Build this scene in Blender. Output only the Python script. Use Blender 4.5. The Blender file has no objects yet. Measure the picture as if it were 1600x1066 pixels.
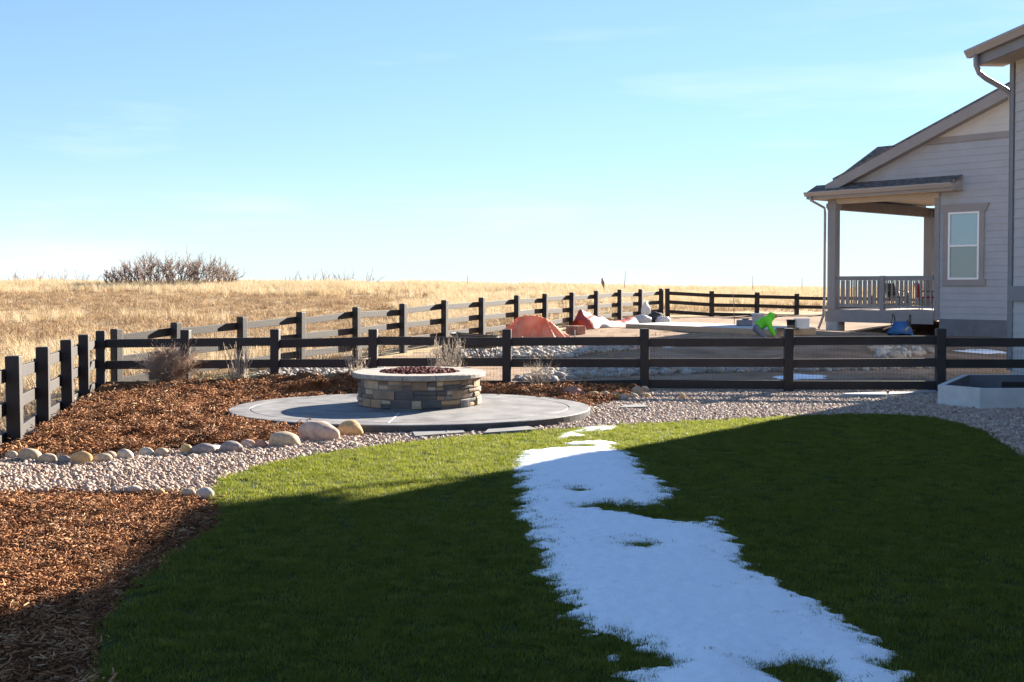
import bpy, bmesh, math, random
import numpy as np
from mathutils import Vector, Matrix, noise
R = math.radians
rng = np.random.default_rng(7)
random.seed(7)
sc = bpy.context.scene
COL = sc.collection

# ------------------------------------------------------------------ camera
PITCH, FPX, CX, CY, CAMZ = R(1.4957), 1800.0, 800.0, 494.0, 1.72
cd = bpy.data.cameras.new('camera'); cam = bpy.data.objects.new('camera', cd); COL.objects.link(cam)
cam.location = (0, 0, CAMZ); cam.rotation_euler = (math.pi/2 - PITCH, 0, 0)
cd.sensor_width = 36; cd.lens = FPX/1600*36; cd.shift_y = (CY-533)/1600
cd.clip_start = .05; cd.clip_end = 3000
sc.camera = cam
# ------------------------------------------------------------------ sky, sun, exposure
SUN_EL, SUN_AZ = R(19.6), R(40.0)          # azimuth measured from +Y towards +X
w = bpy.data.worlds.new('World'); sc.world = w; w.use_nodes = True
nt = w.node_tree; nt.nodes.clear()
def wn(t, **k):
    n = nt.nodes.new(t)
    for a, b in k.items(): setattr(n, a, b)
    return n
wo = wn('ShaderNodeOutputWorld'); bg = wn('ShaderNodeBackground'); sky = wn('ShaderNodeTexSky')
sky.sky_type = 'NISHITA'; sky.sun_disc = False; sky.sun_elevation = SUN_EL; sky.sun_rotation = SUN_AZ
sky.air_density = 1.0; sky.dust_density = 0.0; sky.ozone_density = 2.6; sky.altitude = 1800
bg.inputs['Strength'].default_value = .072
# thin cirrus, laid out on the sky sphere by direction
tc = wn('ShaderNodeTexCoord'); mp = wn('ShaderNodeMapping'); mp.inputs['Scale'].default_value = (2.2, 2.2, 16)
mp.inputs['Rotation'].default_value = (0, R(9), 0)
nz = wn('ShaderNodeTexNoise'); nz.inputs['Scale'].default_value = 1.3; nz.inputs['Detail'].default_value = 5; nz.inputs['Roughness'].default_value = .55
cr = wn('ShaderNodeValToRGB'); cr.color_ramp.elements[0].position = .54; cr.color_ramp.elements[1].position = .86
sx = wn('ShaderNodeSeparateXYZ'); mr = wn('ShaderNodeMapRange')
mr.inputs['From Min'].default_value = .34; mr.inputs['From Max'].default_value = .02; mr.inputs['To Min'].default_value = 0; mr.inputs['To Max'].default_value = .85
mu = wn('ShaderNodeMath', operation='MULTIPLY'); mx = wn('ShaderNodeMix', data_type='RGBA')
mx.inputs[7].default_value = (3.5, 3.75, 3.9, 1)
L = nt.links.new
L(tc.outputs['Generated'], mp.inputs[0]); L(mp.outputs[0], nz.inputs[0]); L(nz.outputs[0], cr.inputs[0])
L(tc.outputs['Generated'], sx.inputs[0]); L(sx.outputs[2], mr.inputs[0]); L(cr.outputs[0], mu.inputs[0]); L(mr.outputs[0], mu.inputs[1])
bw = wn('ShaderNodeRGBToBW'); m1 = wn('ShaderNodeMath', operation='MULTIPLY_ADD'); m1.inputs[1].default_value = .18; m1.inputs[2].default_value = 1
m2 = wn('ShaderNodeMath', operation='DIVIDE'); m2.inputs[0].default_value = 1; vs_ = wn('ShaderNodeVectorMath', operation='SCALE')
L(sky.outputs[0], bw.inputs[0]); L(bw.outputs[0], m1.inputs[0]); L(m1.outputs[0], m2.inputs[1]); L(sky.outputs[0], vs_.inputs[0]); L(m2.outputs[0], vs_.inputs['Scale'])
mh = wn('ShaderNodeMapRange', interpolation_type='SMOOTHSTEP'); mh.inputs['From Min'].default_value = .125; mh.inputs['From Max'].default_value = -.05; mh.inputs['To Min'].default_value = 0; mh.inputs['To Max'].default_value = .85
mxh = wn('ShaderNodeMix', data_type='RGBA'); mxh.inputs[7].default_value = (2.55, 3.25, 3.8, 1)     # pale dry air low on the sky
L(sx.outputs[2], mh.inputs[0]); L(mh.outputs[0], mxh.inputs[0]); L(vs_.outputs[0], mxh.inputs[6])
L(mu.outputs[0], mx.inputs[0]); L(mxh.outputs[2], mx.inputs[6]); L(mx.outputs[2], bg.inputs[0]); L(bg.outputs[0], wo.inputs[0])
sl = bpy.data.lights.new('sun', 'SUN'); sl.energy = 5.0; sl.angle = R(.5); sl.color = (1, .9, .76)
so = bpy.data.objects.new('sun', sl); COL.objects.link(so)
SV = Vector((math.cos(SUN_EL)*math.sin(SUN_AZ), math.cos(SUN_EL)*math.cos(SUN_AZ), math.sin(SUN_EL)))
so.rotation_euler = SV.to_track_quat('Z', 'Y').to_euler(); so.location = (30, 30, 30)
sc.view_settings.view_transform = 'Standard'; sc.view_settings.look = 'None'
sc.view_settings.exposure = 2.2; sc.view_settings.gamma = 1
sc.cycles.max_bounces = 6; sc.cycles.use_denoising = True

# ------------------------------------------------------------------ helpers
def ray(u, v):
    x, y, z = (u-CX)/FPX, -(v-CY)/FPX, 1.0
    return Vector((x, y*math.sin(PITCH)+z*math.cos(PITCH), y*math.cos(PITCH)-z*math.sin(PITCH)))
def at(u, v, z=0.0):                      # where a line of sight meets the level z
    r = ray(u, v); t = (z-CAMZ)/r.z
    return Vector((r.x*t, r.y*t, z))
def far(u, v, d):                         # where it reaches distance d
    r = ray(u, v); return Vector((r.x, r.y, r.z))*(d/r.y)+Vector((0, 0, CAMZ))
def sm(a, b, x):
    t = np.clip((x-a)/(b-a), 0, 1); return t*t*(3-2*t)
PY = np.array([-60, 12, 17, 19.5, 25, 32, 45, 60, 70, 80, 100, 160, 400, 1500.])
PZ = np.array([0, 0, -.05, -.09, -.06, .30, .56, 1.12, 1.5, 1.5, .6, -4, -16, -40.])
_t = np.linspace(-60, 1500, 15601); _z = np.interp(_t, PY, PZ)
_k = np.exp(-(np.arange(-30, 31)/14.)**2); _k /= _k.sum(); _z2 = np.convolve(_z, _k, 'same')
_z2[:40] = _z[:40]; _z2[-40:] = _z[-40:]
def hgt(x, y):
    x = np.asarray(x, float); y = np.asarray(y, float)
    z = np.interp(y, _t, _z2)
    z = z + sm(35, 70, y)*(1-sm(80, 110, y))*(.17-.42*sm(-14, 18, x))
    k = sm(7.5, 14.5, x)*sm(20.5, 30, y)*(1-sm(40, 52, y))
    z = z - k*.27 - .16*np.exp(-((x-11.1)/2.8)**2-((y-40.5)/4.2)**2)
    wv = sm(20, 26, y)
    z = z + wv*(.05*np.sin(x*.55+.3*y)*np.sin(y*.41+1.3) + .03*np.sin(x*1.3+2)*np.sin(y*1.1))
    return z
def h1(x, y): return float(hgt(x, y))

def hit(u, v):                            # where a line of sight meets the terrain
    r = ray(u, v); t = 8.0
    while t < 400:
        if CAMZ+r.z*t < h1(r.x*t, r.y*t): break
        t += .1
    return Vector((r.x*t, r.y*t, h1(r.x*t, r.y*t)))

def lk(name, me, mat=None, parent=None, smooth=False):
    o = bpy.data.objects.new(name, me); COL.objects.link(o)
    if mat is not None:
        for m in (mat if isinstance(mat, (list, tuple)) else [mat]): me.materials.append(m)
    if parent is not None: o.parent = parent
    if smooth: me.polygons.foreach_set('use_smooth', [True]*len(me.polygons))
    return o
def obj(name, bm, mat=None, parent=None, smooth=False):
    me = bpy.data.meshes.new(name); bm.normal_update(); bm.to_mesh(me); bm.free()
    return lk(name, me, mat, parent, smooth)
def tag(o, label=None, cat=None, group=None, kind=None):
    if label: o['label'] = label
    if cat: o['category'] = cat
    if group: o['group'] = group
    if kind: o['kind'] = kind
    return o
def empty(name, loc=(0, 0, 0), label=None, cat=None, group=None, rz=0):
    o = bpy.data.objects.new(name, None); COL.objects.link(o); o.location = loc; o.rotation_euler = (0, 0, rz)
    o.empty_display_size = .1
    return tag(o, label, cat, group)
def copy_tree(o, parent=None):
    c = o.copy(); COL.objects.link(c)
    if parent is not None: c.parent = parent
    for ch in list(o.children): copy_tree(ch, c)
    return c
def box(bm, c, s, M=None, mi=0, bev=0):
    """box centred at c with full sizes s"""
    vs = []
    for dx in (-.5, .5):
        for dy in (-.5, .5):
            for dz in (-.5, .5):
                p = Vector((c[0]+dx*s[0], c[1]+dy*s[1], c[2]+dz*s[2]))
                vs.append(bm.verts.new(M @ p if M is not None else p))
    fs = []
    for a in ((0, 1, 3, 2), (4, 6, 7, 5), (0, 4, 5, 1), (2, 3, 7, 6), (0, 2, 6, 4), (1, 5, 7, 3)):
        f = bm.faces.new([vs[i] for i in a]); f.material_index = mi; fs.append(f)
    if bev:
        es = list({e for f in fs for e in f.edges})
        bmesh.ops.bevel(bm, geom=es, offset=bev, segments=2, affect='EDGES', profile=.6)
def boxbm(c, s, M=None, bev=0):
    bm = bmesh.new(); box(bm, c, s, M, bev=bev); return bm
def tube(bm, pts, rad, n=6, cap=True, mi=0):
    rings = []; pts = [Vector(p) for p in pts]
    rad = rad if isinstance(rad, (list, tuple)) else [rad]*len(pts)
    up = None
    for i, p in enumerate(pts):
        t = (pts[min(i+1, len(pts)-1)]-pts[max(i-1, 0)])
        if t.length < 1e-9: t = Vector((0, 0, 1))
        t.normalize()
        if up is None:
            up = t.orthogonal().normalized()
        else:
            up = (up - t*up.dot(t))
            up = up.normalized() if up.length > 1e-6 else t.orthogonal().normalized()
        b = t.cross(up)
        rings.append([bm.verts.new(p+(up*math.cos(a)+b*math.sin(a))*rad[i]) for a in [2*math.pi*k/n for k in range(n)]])
    for r0, r1 in zip(rings, rings[1:]):
        for k in range(n):
            f = bm.faces.new((r0[k], r0[(k+1) % n], r1[(k+1) % n], r1[k])); f.material_index = mi; f.smooth = True
    if cap and n > 2:
        bm.faces.new(rings[0][::-1]).material_index = mi; bm.faces.new(rings[-1]).material_index = mi
def prism(bm, poly, z0, z1, M=None, mi=0):
    """poly: xy list; extruded z0..z1"""
    T = (lambda p: M @ p) if M is not None else (lambda p: p)
    a = [bm.verts.new(T(Vector((p[0], p[1], z0)))) for p in poly]; b = [bm.verts.new(T(Vector((p[0], p[1], z1)))) for p in poly]
    n = len(poly)
    bm.faces.new(a[::-1]).material_index = mi; bm.faces.new(b).material_index = mi
    for i in range(n): bm.faces.new((a[i], a[(i+1) % n], b[(i+1) % n], b[i])).material_index = mi
def nmesh(name, V, F):
    V = np.asarray(V, np.float32); F = np.asarray(F, np.int32)
    me = bpy.data.meshes.new(name); k = F.shape[1]
    me.vertices.add(len(V)); me.vertices.foreach_set('co', V.ravel())
    me.loops.add(F.size); me.loops.foreach_set('vertex_index', F.ravel())
    me.polygons.add(len(F)); me.polygons.foreach_set('loop_start', np.arange(0, F.size, k, dtype=np.int32))
    me.update(calc_edges=True); me.validate(); return me

# ------------------------------------------------------------------ materials
def mat(name, cols, scale=8, rough=.8, spec=.3, bump=0, bscale=60, rand=0, detail=6, pos=None, coord='Object', metal=0, stretch=None, trans=0, hue=0):
    """Principled with a noise-driven colour ramp; rand: weight of the per-object random value"""
    m = bpy.data.materials.new(name); m.use_nodes = True; t = m.node_tree; n = t.nodes; l = t.links.new
    b = n['Principled BSDF']; b.inputs['Roughness'].default_value = rough; b.inputs['Specular IOR Level'].default_value = spec
    b.inputs['Metallic'].default_value = metal
    tcn = n.new('ShaderNodeTexCoord'); src = tcn.outputs[coord]
    if coord == 'World':
        pass
    if stretch:
        mp_ = n.new('ShaderNodeMapping'); mp_.inputs['Scale'].default_value = stretch; l(src, mp_.inputs[0]); src = mp_.outputs[0]
    no = n.new('ShaderNodeTexNoise'); no.inputs['Scale'].default_value = scale; no.inputs['Detail'].default_value = detail; no.inputs['Roughness'].default_value = .6
    l(src, no.inputs['Vector'])
    ra = n.new('ShaderNodeValToRGB'); el = ra.color_ramp.elements
    k = len(cols); pos = pos or [.3+.4*i/(k-1) for i in range(k)]
    el[0].position = pos[0]; el[1].position = pos[-1]
    for p in pos[1:-1]: el.new(p)
    for e, c in zip(ra.color_ramp.elements, cols): e.color = (*c, 1)
    fac = no.outputs[0]
    if rand:
        oi = n.new('ShaderNodeObjectInfo'); mxr = n.new('ShaderNodeMix'); mxr.inputs[0].default_value = rand
        l(fac, mxr.inputs[2]); l(oi.outputs['Random'], mxr.inputs[3]); fac = mxr.outputs[0]
    l(fac, ra.inputs[0]); colout = ra.outputs[0]
    l(colout, b.inputs['Base Color'])
    if bump:
        bn = n.new('ShaderNodeTexNoise'); bn.inputs['Scale'].default_value = bscale; bn.inputs['Detail'].default_value = 5; l(src, bn.inputs['Vector'])
        bu = n.new('ShaderNodeBump'); bu.inputs['Strength'].default_value = bump; bu.inputs['Distance'].default_value = .01
        l(bn.outputs[0], bu.inputs['Height']); l(bu.outputs[0], b.inputs['Normal'])
    if trans:
        tr = n.new('ShaderNodeBsdfTranslucent'); ms = n.new('ShaderNodeMixShader'); ms.inputs[0].default_value = trans
        l(colout, tr.inputs[0]); l(b.outputs[0], ms.inputs[1]); l(tr.outputs[0], ms.inputs[2]); l(ms.outputs[0], n['Material Output'].inputs[0])
    return m
M = {}
M['field'] = mat('field_soil', [(.26, .165, .085), (.43, .31, .17), (.53, .405, .235)], .35, .95, .1, .6, 9, coord='Object')
M['dirt'] = mat('bare_dirt', [(.15, .098, .062), (.26, .175, .115), (.36, .26, .18)], .9, .95, .1, .7, 14, coord='Object')
M['lawn'] = mat('lawn_base', [(.025, .04, .009), (.045, .062, .013)], 30, .95, .1)
M['turf'] = mat('turf_blade', [(.09, .115, .010), (.165, .19, .018), (.25, .255, .04)], 6, .5, .6, rand=.55, trans=.68, pos=[.2, .5, .85])
M['gravelbed'] = mat('gravel_bed', [(.15, .11, .09), (.27, .21, .17)], 40, .95, .1, .5, 50)
M['gravel'] = mat('gravel_stone', [(.25, .165, .125), (.41, .295, .225), (.52, .415, .335), (.32, .24, .19), (.62, .53, .44)], 22, .75, .25, rand=.8, pos=[.12, .35, .55, .72, .93])
M['cobble'] = mat('cobble_stone', [(.21, .18, .15), (.36, .32, .27), (.49, .45, .4), (.30, .22, .155)], 12, .8, .2, rand=.75, pos=[.15, .4, .7, .9])
M['mulchbed'] = mat('mulch_bed', [(.09, .036, .016), (.17, .072, .03), (.25, .115, .05)], 25, .95, .1, 1, 60)
M['chip'] = mat('mulch_chip', [(.075, .031, .014), (.20, .083, .035), (.33, .15, .064), (.44, .235, .115), (.60, .44, .28)], 9, .85, .2, rand=.8, pos=[.1, .35, .6, .82, .96])
M['slab'] = mat('patio_concrete', [(.11, .107, .112), (.185, .18, .18), (.26, .25, .243)], 3.2, .75, .35, .25, 35)
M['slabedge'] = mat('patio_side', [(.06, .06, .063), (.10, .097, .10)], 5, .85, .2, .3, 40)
M['flag'] = mat('flagstone', [(.17, .17, .17), (.24, .235, .225)], 6, .8, .25, .3, 40)
M['conc'] = mat('pale_concrete', [(.5, .5, .49), (.62, .62, .6)], 5, .85, .2, .2, 60)
M['conc2'] = mat('grey_concrete', [(.3, .31, .32), (.42, .42, .42)], 5, .85, .2, .2, 60)
M['fence'] = mat('brown_fence_stain', [(.011, .007, .006), (.018, .012, .0105), (.028, .020, .017)], 3, .66, .6, .25, 30, stretch=(1, 1, 1), rand=.25)
M['wire'] = mat('wire', [(.05, .045, .04), (.09, .085, .08)], 5, .5, .5, metal=.3)
M['snow'] = mat('snow', [(.85, .89, .94), (.91, .935, .96)], 3, .65, .3, .6, 70)
M['capst'] = mat('cap_stone', [(.25, .225, .195), (.34, .31, .27), (.41, .37, .325)], 9, .8, .25, .3, 50)
M['lava'] = mat('lava_rock', [(.05, .012, .01), (.13, .028, .022), (.2, .05, .04)], 14, .85, .3, rand=0, bump=.5)
M['twig'] = mat('bare_twig', [(.12, .075, .055), (.21, .14, .105), (.29, .21, .16)], 5, .85, .2)
M['paletwig'] = mat('pale_twig', [(.40, .32, .24), (.54, .45, .35), (.64, .55, .44)], 5, .85, .2)
M['scrub'] = mat('scrub_oak_twig', [(.16, .11, .09), (.24, .175, .145), (.31, .235, .195)], .6, .9, .2)
M['shrub'] = mat('dormant_shrub_twig', [(.30, .20, .15), (.45, .33, .25), (.55, .44, .34)], 5, .85, .2)
M['dry'] = mat('dry_grass_blade', [(.50, .38, .22), (.62, .50, .32), (.70, .59, .41)], .5, .7, .25, rand=.5, trans=.3, pos=[.2, .5, .8])
M['weed'] = mat('dry_weed', [(.30, .19, .105), (.43, .30, .175), (.53, .40, .245)], .5, .85, .2, rand=.6, trans=.2, pos=[.2, .5, .8])
M['green'] = mat('green_weed', [(.12, .13, .05), (.24, .23, .1)], .5, .85, .2, rand=.6, trans=.2)
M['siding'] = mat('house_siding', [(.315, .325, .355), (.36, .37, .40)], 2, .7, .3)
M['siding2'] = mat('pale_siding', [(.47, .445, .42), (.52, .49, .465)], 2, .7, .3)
M['trim'] = mat('taupe_trim', [(.245, .225, .22), (.285, .26, .255)], 2, .65, .3)
M['post'] = mat('porch_paint', [(.215, .21, .215), (.25, .245, .25)], 2, .65, .3)
M['soffit'] = mat('soffit_paint', [(.40, .33, .26), (.45, .375, .30)], 2, .7, .3)
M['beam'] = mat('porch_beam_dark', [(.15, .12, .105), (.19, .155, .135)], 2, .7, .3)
M['gutter'] = mat('gutter_metal', [(.29, .255, .245), (.33, .29, .275)], 2, .4, .5)
M['shingle'] = mat('roof_shingle', [(.05, .05, .055), (.13, .125, .12), (.24, .22, .2)], 5, .95, .1, .5, 30, stretch=(1, 1, 3))
M['found_and_shade'] = mat('foundation', [(.12, .13, .15), (.17, .18, .2)], 3, .9, .2, .3, 30)
M['white'] = mat('white_vinyl', [(.74, .74, .75), (.8, .8, .8)], 3, .45, .4)
M['dark'] = mat('dark_fabric', [(.03, .032, .036), (.06, .06, .065)], 8, .85, .2)
M['steel'] = mat('dark_steel', [(.06, .055, .05), (.14, .12, .1)], 8, .5, .5, metal=.6)
M['rubber'] = mat('tyre_rubber', [(.02, .02, .02), (.04, .04, .038)], 8, .8, .3)
M['blue'] = mat('blue_plastic', [(.02, .09, .25), (.035, .13, .33)], 4, .45, .45)
M['wood'] = mat('raw_lumber', [(.36, .25, .15), (.47, .34, .22), (.55, .42, .28)], 6, .8, .2, stretch=(1, 8, 8))
M['tarp'] = mat('orange_tarp', [(.64, .20, .10), (.77, .33, .19), (.82, .43, .29)], 2.5, .5, .4, .25, 12, trans=.4)
M['tarpred'] = mat('red_tarp', [(.38, .045, .03), (.55, .09, .06)], 2.5, .5, .4, .25, 12, trans=.15)
M['tarpwhite'] = mat('white_sheeting', [(.6, .57, .54), (.74, .72, .7)], 3, .45, .4, .3, 14, trans=.2)
M['neon'] = mat('neon_green_cloth', [(.13, .62, .03), (.19, .75, .05)], 6, .8, .2, .3, 25)
M['jean'] = mat('grey_trousers', [(.13, .14, .17), (.2, .21, .24)], 8, .9, .2, .3, 30)
M['skin'] = mat('skin', [(.36, .2, .14), (.43, .25, .18)], 9, .6, .35)
M['boot'] = mat('boot_leather', [(.05, .035, .025), (.09, .06, .04)], 9, .7, .3)
M['red'] = mat('red_cloth', [(.3, .02, .025), (.42, .04, .04)], 9, .8, .2)
M['bucket'] = mat('white_bucket_plastic', [(.62, .6, .58), (.74, .72, .7)], 4, .5, .4)
ROCK = {
 'pale': mat('pale_rock', [(.42, .37, .3), (.56, .5, .42)], 9, .8, .25, .4, 35),
 'tan': mat('tan_rock', [(.33, .25, .17), (.47, .37, .26), (.52, .43, .32)], 8, .8, .25, .4, 35),
 'golden': mat('golden_rock', [(.42, .25, .1), (.54, .36, .17), (.5, .38, .24)], 8, .8, .25, .4, 35),
 'grey': mat('purple_grey_rock', [(.22, .19, .18), (.33, .28, .26)], 8, .8, .25, .4, 35),
 'pink': mat('pink_rock', [(.36, .22, .17), (.5, .36, .29), (.54, .44, .36)], 6, .8, .25, .4, 35),
 'red': mat('red_rock', [(.3, .13, .09), (.4, .21, .15), (.45, .3, .23)], 8, .8, .25, .4, 35),
}
def glassy(name, c, r=.04, metal=0, spec=1.0):
    m = bpy.data.materials.new(name); m.use_nodes = True; n = m.node_tree.nodes; l = m.node_tree.links.new
    b = n['Principled BSDF']; b.inputs['Base Color'].default_value = (*c, 1); b.inputs['Roughness'].default_value = r
    b.inputs['Specular IOR Level'].default_value = spec; b.inputs['Metallic'].default_value = metal
    b.inputs['Coat Weight'].default_value = 1; b.inputs['Coat IOR'].default_value = 1.7; b.inputs['Coat Roughness'].default_value = .02
    no = n.new('ShaderNodeTexNoise'); no.inputs['Scale'].default_value = 1.2; bu = n.new('ShaderNodeBump'); bu.inputs['Strength'].default_value = .04
    l(no.outputs[0], bu.inputs['Height']); l(bu.outputs[0], b.inputs['Normal']); l(bu.outputs[0], b.inputs['Coat Normal'])
    return m
M['pane'] = glassy('window_glass', (.15, .27, .34)); M['screen'] = glassy('window_glass_dark', (.06, .125, .15), .25)  # upper pane: reflected sky put into the blue base colour

# ------------------------------------------------------------------ scatter (geometry nodes, only for uncountable stuff)
def scatter(name, pts, rots, scl, protos, materials, label, cat, kind='stuff'):
    n = len(pts); me = bpy.data.meshes.new(name)
    me.vertices.add(n); me.vertices.foreach_set('co', np.asarray(pts, np.float32).ravel())
    a = me.attributes.new('rot', 'FLOAT_VECTOR', 'POINT'); a.data.foreach_set('vector', np.asarray(rots, np.float32).ravel())
    s = np.asarray(scl, np.float32)
    if s.ndim == 1: s = np.repeat(s[:, None], 3, 1)
    a = me.attributes.new('scl', 'FLOAT_VECTOR', 'POINT'); a.data.foreach_set('vector', np.ascontiguousarray(s).ravel())
    a = me.attributes.new('pick', 'INT', 'POINT'); a.data.foreach_set('value', rng.integers(0, len(protos), n).astype(np.int32))
    o = bpy.data.objects.new(name, me); COL.objects.link(o)
    tag(o, label, cat, kind=kind)
    g = bpy.data.node_groups.new(name, 'GeometryNodeTree')
    g.interface.new_socket('Geometry', in_out='INPUT', socket_type='NodeSocketGeometry'); g.interface.new_socket('Geometry', in_out='OUTPUT', socket_type='NodeSocketGeometry')
    N = g.nodes.new; K = g.links.new
    gi, go = N('NodeGroupInput'), N('NodeGroupOutput'); ip = N('GeometryNodeInstanceOnPoints'); ip.inputs['Pick Instance'].default_value = True
    jn = N('GeometryNodeJoinGeometry')
    for p in protos:
        oi = N('GeometryNodeObjectInfo'); oi.inputs['Object'].default_value = p; oi.inputs['As Instance'].default_value = True
        K(oi.outputs['Geometry'], jn.inputs[0])
    def attr(nm, t):
        q = N('GeometryNodeInputNamedAttribute'); q.data_type = t; q.inputs['Name'].default_value = nm
        return [x for x in q.outputs if x.enabled and x.name == 'Attribute'][0]
    er = N('FunctionNodeEulerToRotation')
    K(gi.outputs[0], ip.inputs['Points']); K(jn.outputs[0], ip.inputs['Instance']); K(attr('pick', 'INT'), ip.inputs['Instance Index'])
    K(attr('rot', 'FLOAT_VECTOR'), er.inputs[0]); K(er.outputs[0], ip.inputs['Rotation']); K(attr('scl', 'FLOAT_VECTOR'), ip.inputs['Scale'])
    K(ip.outputs[0], go.inputs[0])
    md = o.modifiers.new('scatter', 'NODES'); md.node_group = g
    return o
def proto(name, me, m):                         # a mesh the scatter repeats; not linked to the scene itself
    me.materials.append(m); return bpy.data.objects.new(name, me)
def inpoly(x, y, poly):
    c = np.zeros(len(x), bool); n = len(poly)
    for i in range(n):
        x0, y0 = poly[i][:2]; x1, y1 = poly[(i+1) % n][:2]
        if y0 == y1: continue
        k = ((y0 > y) != (y1 > y)) & (x < (x1-x0)*(y-y0)/(y1-y0)+x0); c ^= k
    return c
def sdist(x, y, poly):                           # signed distance, inside > 0
    d = np.full(len(x), 1e9); n = len(poly)
    for i in range(n):
        ax, ay = poly[i][:2]; bx, by = poly[(i+1) % n][:2]; ex, ey = bx-ax, by-ay
        t = np.clip(((x-ax)*ex+(y-ay)*ey)/max(ex*ex+ey*ey, 1e-12), 0, 1)
        d = np.minimum(d, np.hypot(x-ax-t*ex, y-ay-t*ey))
    return np.where(inpoly(x, y, poly), d, -d)
def smooth_poly(p, it=2):
    p = [(q[0], q[1]) for q in p]
    for _ in range(it):
        r = []
        for i in range(len(p)):
            a, b = p[i], p[(i+1) % len(p)]
            r += [(a[0]*.75+b[0]*.25, a[1]*.75+b[1]*.25), (a[0]*.25+b[0]*.75, a[1]*.25+b[1]*.75)]
        p = r
    return p
def rand_in(poly, dens):
    P = np.array([q[:2] for q in poly]); lo, hi = P.min(0), P.max(0)
    n = int((hi-lo).prod()*dens); q = rng.random((n, 2))*(hi-lo)+lo
    return q[inpoly(q[:, 0], q[:, 1], poly)]
def in_view(q, mar=.6):
    return (np.abs(q[:, 0]) < q[:, 1]*.4445+mar+2.2) & (q[:, 1] > 3.6)
def vnoise(x, y, s, seed=0):
    return np.array([noise.noise(Vector((a*s+seed, b*s-seed, seed*.37))) for a, b in zip(x, y)])

# ------------------------------------------------------------------ plan of the yard
lawn_px = [(330, 766), (341, 752), (380, 736), (440, 721), (520, 707), (600, 696), (700, 685), (800, 677), (880, 671.5), (960, 665.5), (1060, 660), (1160, 655),
           (1260, 650.5), (1335, 647.5), (1400, 648.5), (1455, 653), (1500, 662), (1533, 673), (1562, 690), (1600, 716)]
lawn_l = [(346, 800), (347, 818), (330, 833), (288, 860), (240, 893), (200, 930), (175, 962), (160, 1000), (156, 1035), (152, 1066)]
lawn = [at(*p) for p in lawn_px]
lawn = [(p.x, p.y) for p in lawn] + [(5.9, 9.5), (6.3, 6.5), (6.6, 2), (6.6, -4), (-2.4, -4)] + [(at(*p).x, at(*p).y) for p in lawn_l[::-1]]
PAT_C, PAT_A, PAT_B = (-1.36, 15.45), 2.41, 2.06
mulch_up_px = [(0, 716), (60, 716), (150, 717), (230, 708), (300, 700), (400, 694), (470, 685), (560, 670)]
mulch_up = [(at(*p).x, at(*p).y) for p in mulch_up_px] + [(-2.0, 14.2), (.6, 14.6), (1.0, 16.2), (1.55, 17.2), (2.05, 18.6), (2.1, 18.95), (-6.75, 19.05), (-5.3, 12.6)]
mulch_lo = [(at(*p).x, at(*p).y) for p in [(332, 766), (250, 769), (150, 768), (60, 768), (-60, 769)]] + [(-5.0, 9.55), (-4.55, 5), (-4.3, 2), (-2.3, 2)] + \
           [(at(*p).x, at(*p).y) for p in lawn_l[::-1]]
gravel = [(-5.05, 9.62)] + [(at(*p).x, at(*p).y) for p in [(0, 768), (330, 767)]] + lawn[:26] + [(10.5, -4), (9.7, 10), (8.7, 20.3), (6.9, 19.0), (2.1, 18.9)] + \
         [(2.05, 18.6), (1.55, 17.2), (1.0, 16.2), (.6, 14.6), (-2.0, 14.2)] + [(at(*p).x, at(*p).y) for p in mulch_up_px[::-1]] + [(-5.15, 11.4)]
def mound(x, y):
    s = sdist(x, y, mulch_up); k = sm(0, .9, s)
    z = .03 + k*(.05+.20*np.exp(-(((x+2.9)/2.2)**2+((y-18.3)/1.5)**2)) + .08*np.exp(-(((x+4.4)/1.2)**2+((y-15)/1.6)**2)))
    e = ((x-PAT_C[0])/(PAT_A+.25))**2+((y-PAT_C[1])/(PAT_B+.25))**2
    return np.where(e < 1.25, np.minimum(z, .045+.1*np.clip(e-1, 0, 1)), z)

# ------------------------------------------------------------------ ground
def axis(segs):
    r = []
    for a, b, s in segs: r += list(np.arange(a, b, s))
    return np.array(r+[segs[-1][1]])
gx = axis([(-1500, -300, 200), (-300, -60, 24), (-60, -24, 3), (-24, 24, .4), (24, 60, 3), (60, 300, 24), (300, 1500, 200)])
gy = axis([(-300, -20, 40), (-20, 8, 4), (8, 16, 1), (16, 60, .4), (60, 110, 2), (110, 400, 25), (400, 1500, 200)])
X, Y = np.meshgrid(gx, gy); Z = hgt(X, Y)-.06*(1-sm(18.6, 19.4, Y))*(np.abs(X) < 40)
V = np.stack([X, Y, Z], -1).reshape(-1, 3); nx = len(gx); ii = np.arange((len(gy)-1)*nx).reshape(-1, nx)[:, :-1].ravel()
gme = nmesh('ground', V, np.stack([ii, ii+1, ii+nx+1, ii+nx], 1))
ground = tag(lk('ground', gme, [M['field'], M['dirt']], smooth=True), kind='structure')
# back boundary line of the plots, and which ground is the neighbour's bare yard
BF0, BFD = Vector((-6.84, 19.15)), Vector((.905, 1.85)).normalized()
cen = np.zeros(len(gme.polygons)*3, np.float32); gme.polygons.foreach_get('center', cen); cen = cen.reshape(-1, 3)
def side(x, y): return (x-BF0.x)*BFD.y-(y-BF0.y)*BFD.x          # > 0 on the yard side
yard = (side(cen[:, 0], cen[:, 1]) > .2) & (cen[:, 1] < 45.5+.32*np.clip(cen[:, 0]-5.8, 0, 99)) & (cen[:, 1] > 8)
gme.polygons.foreach_set('material_index', yard.astype(np.int32))

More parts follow.
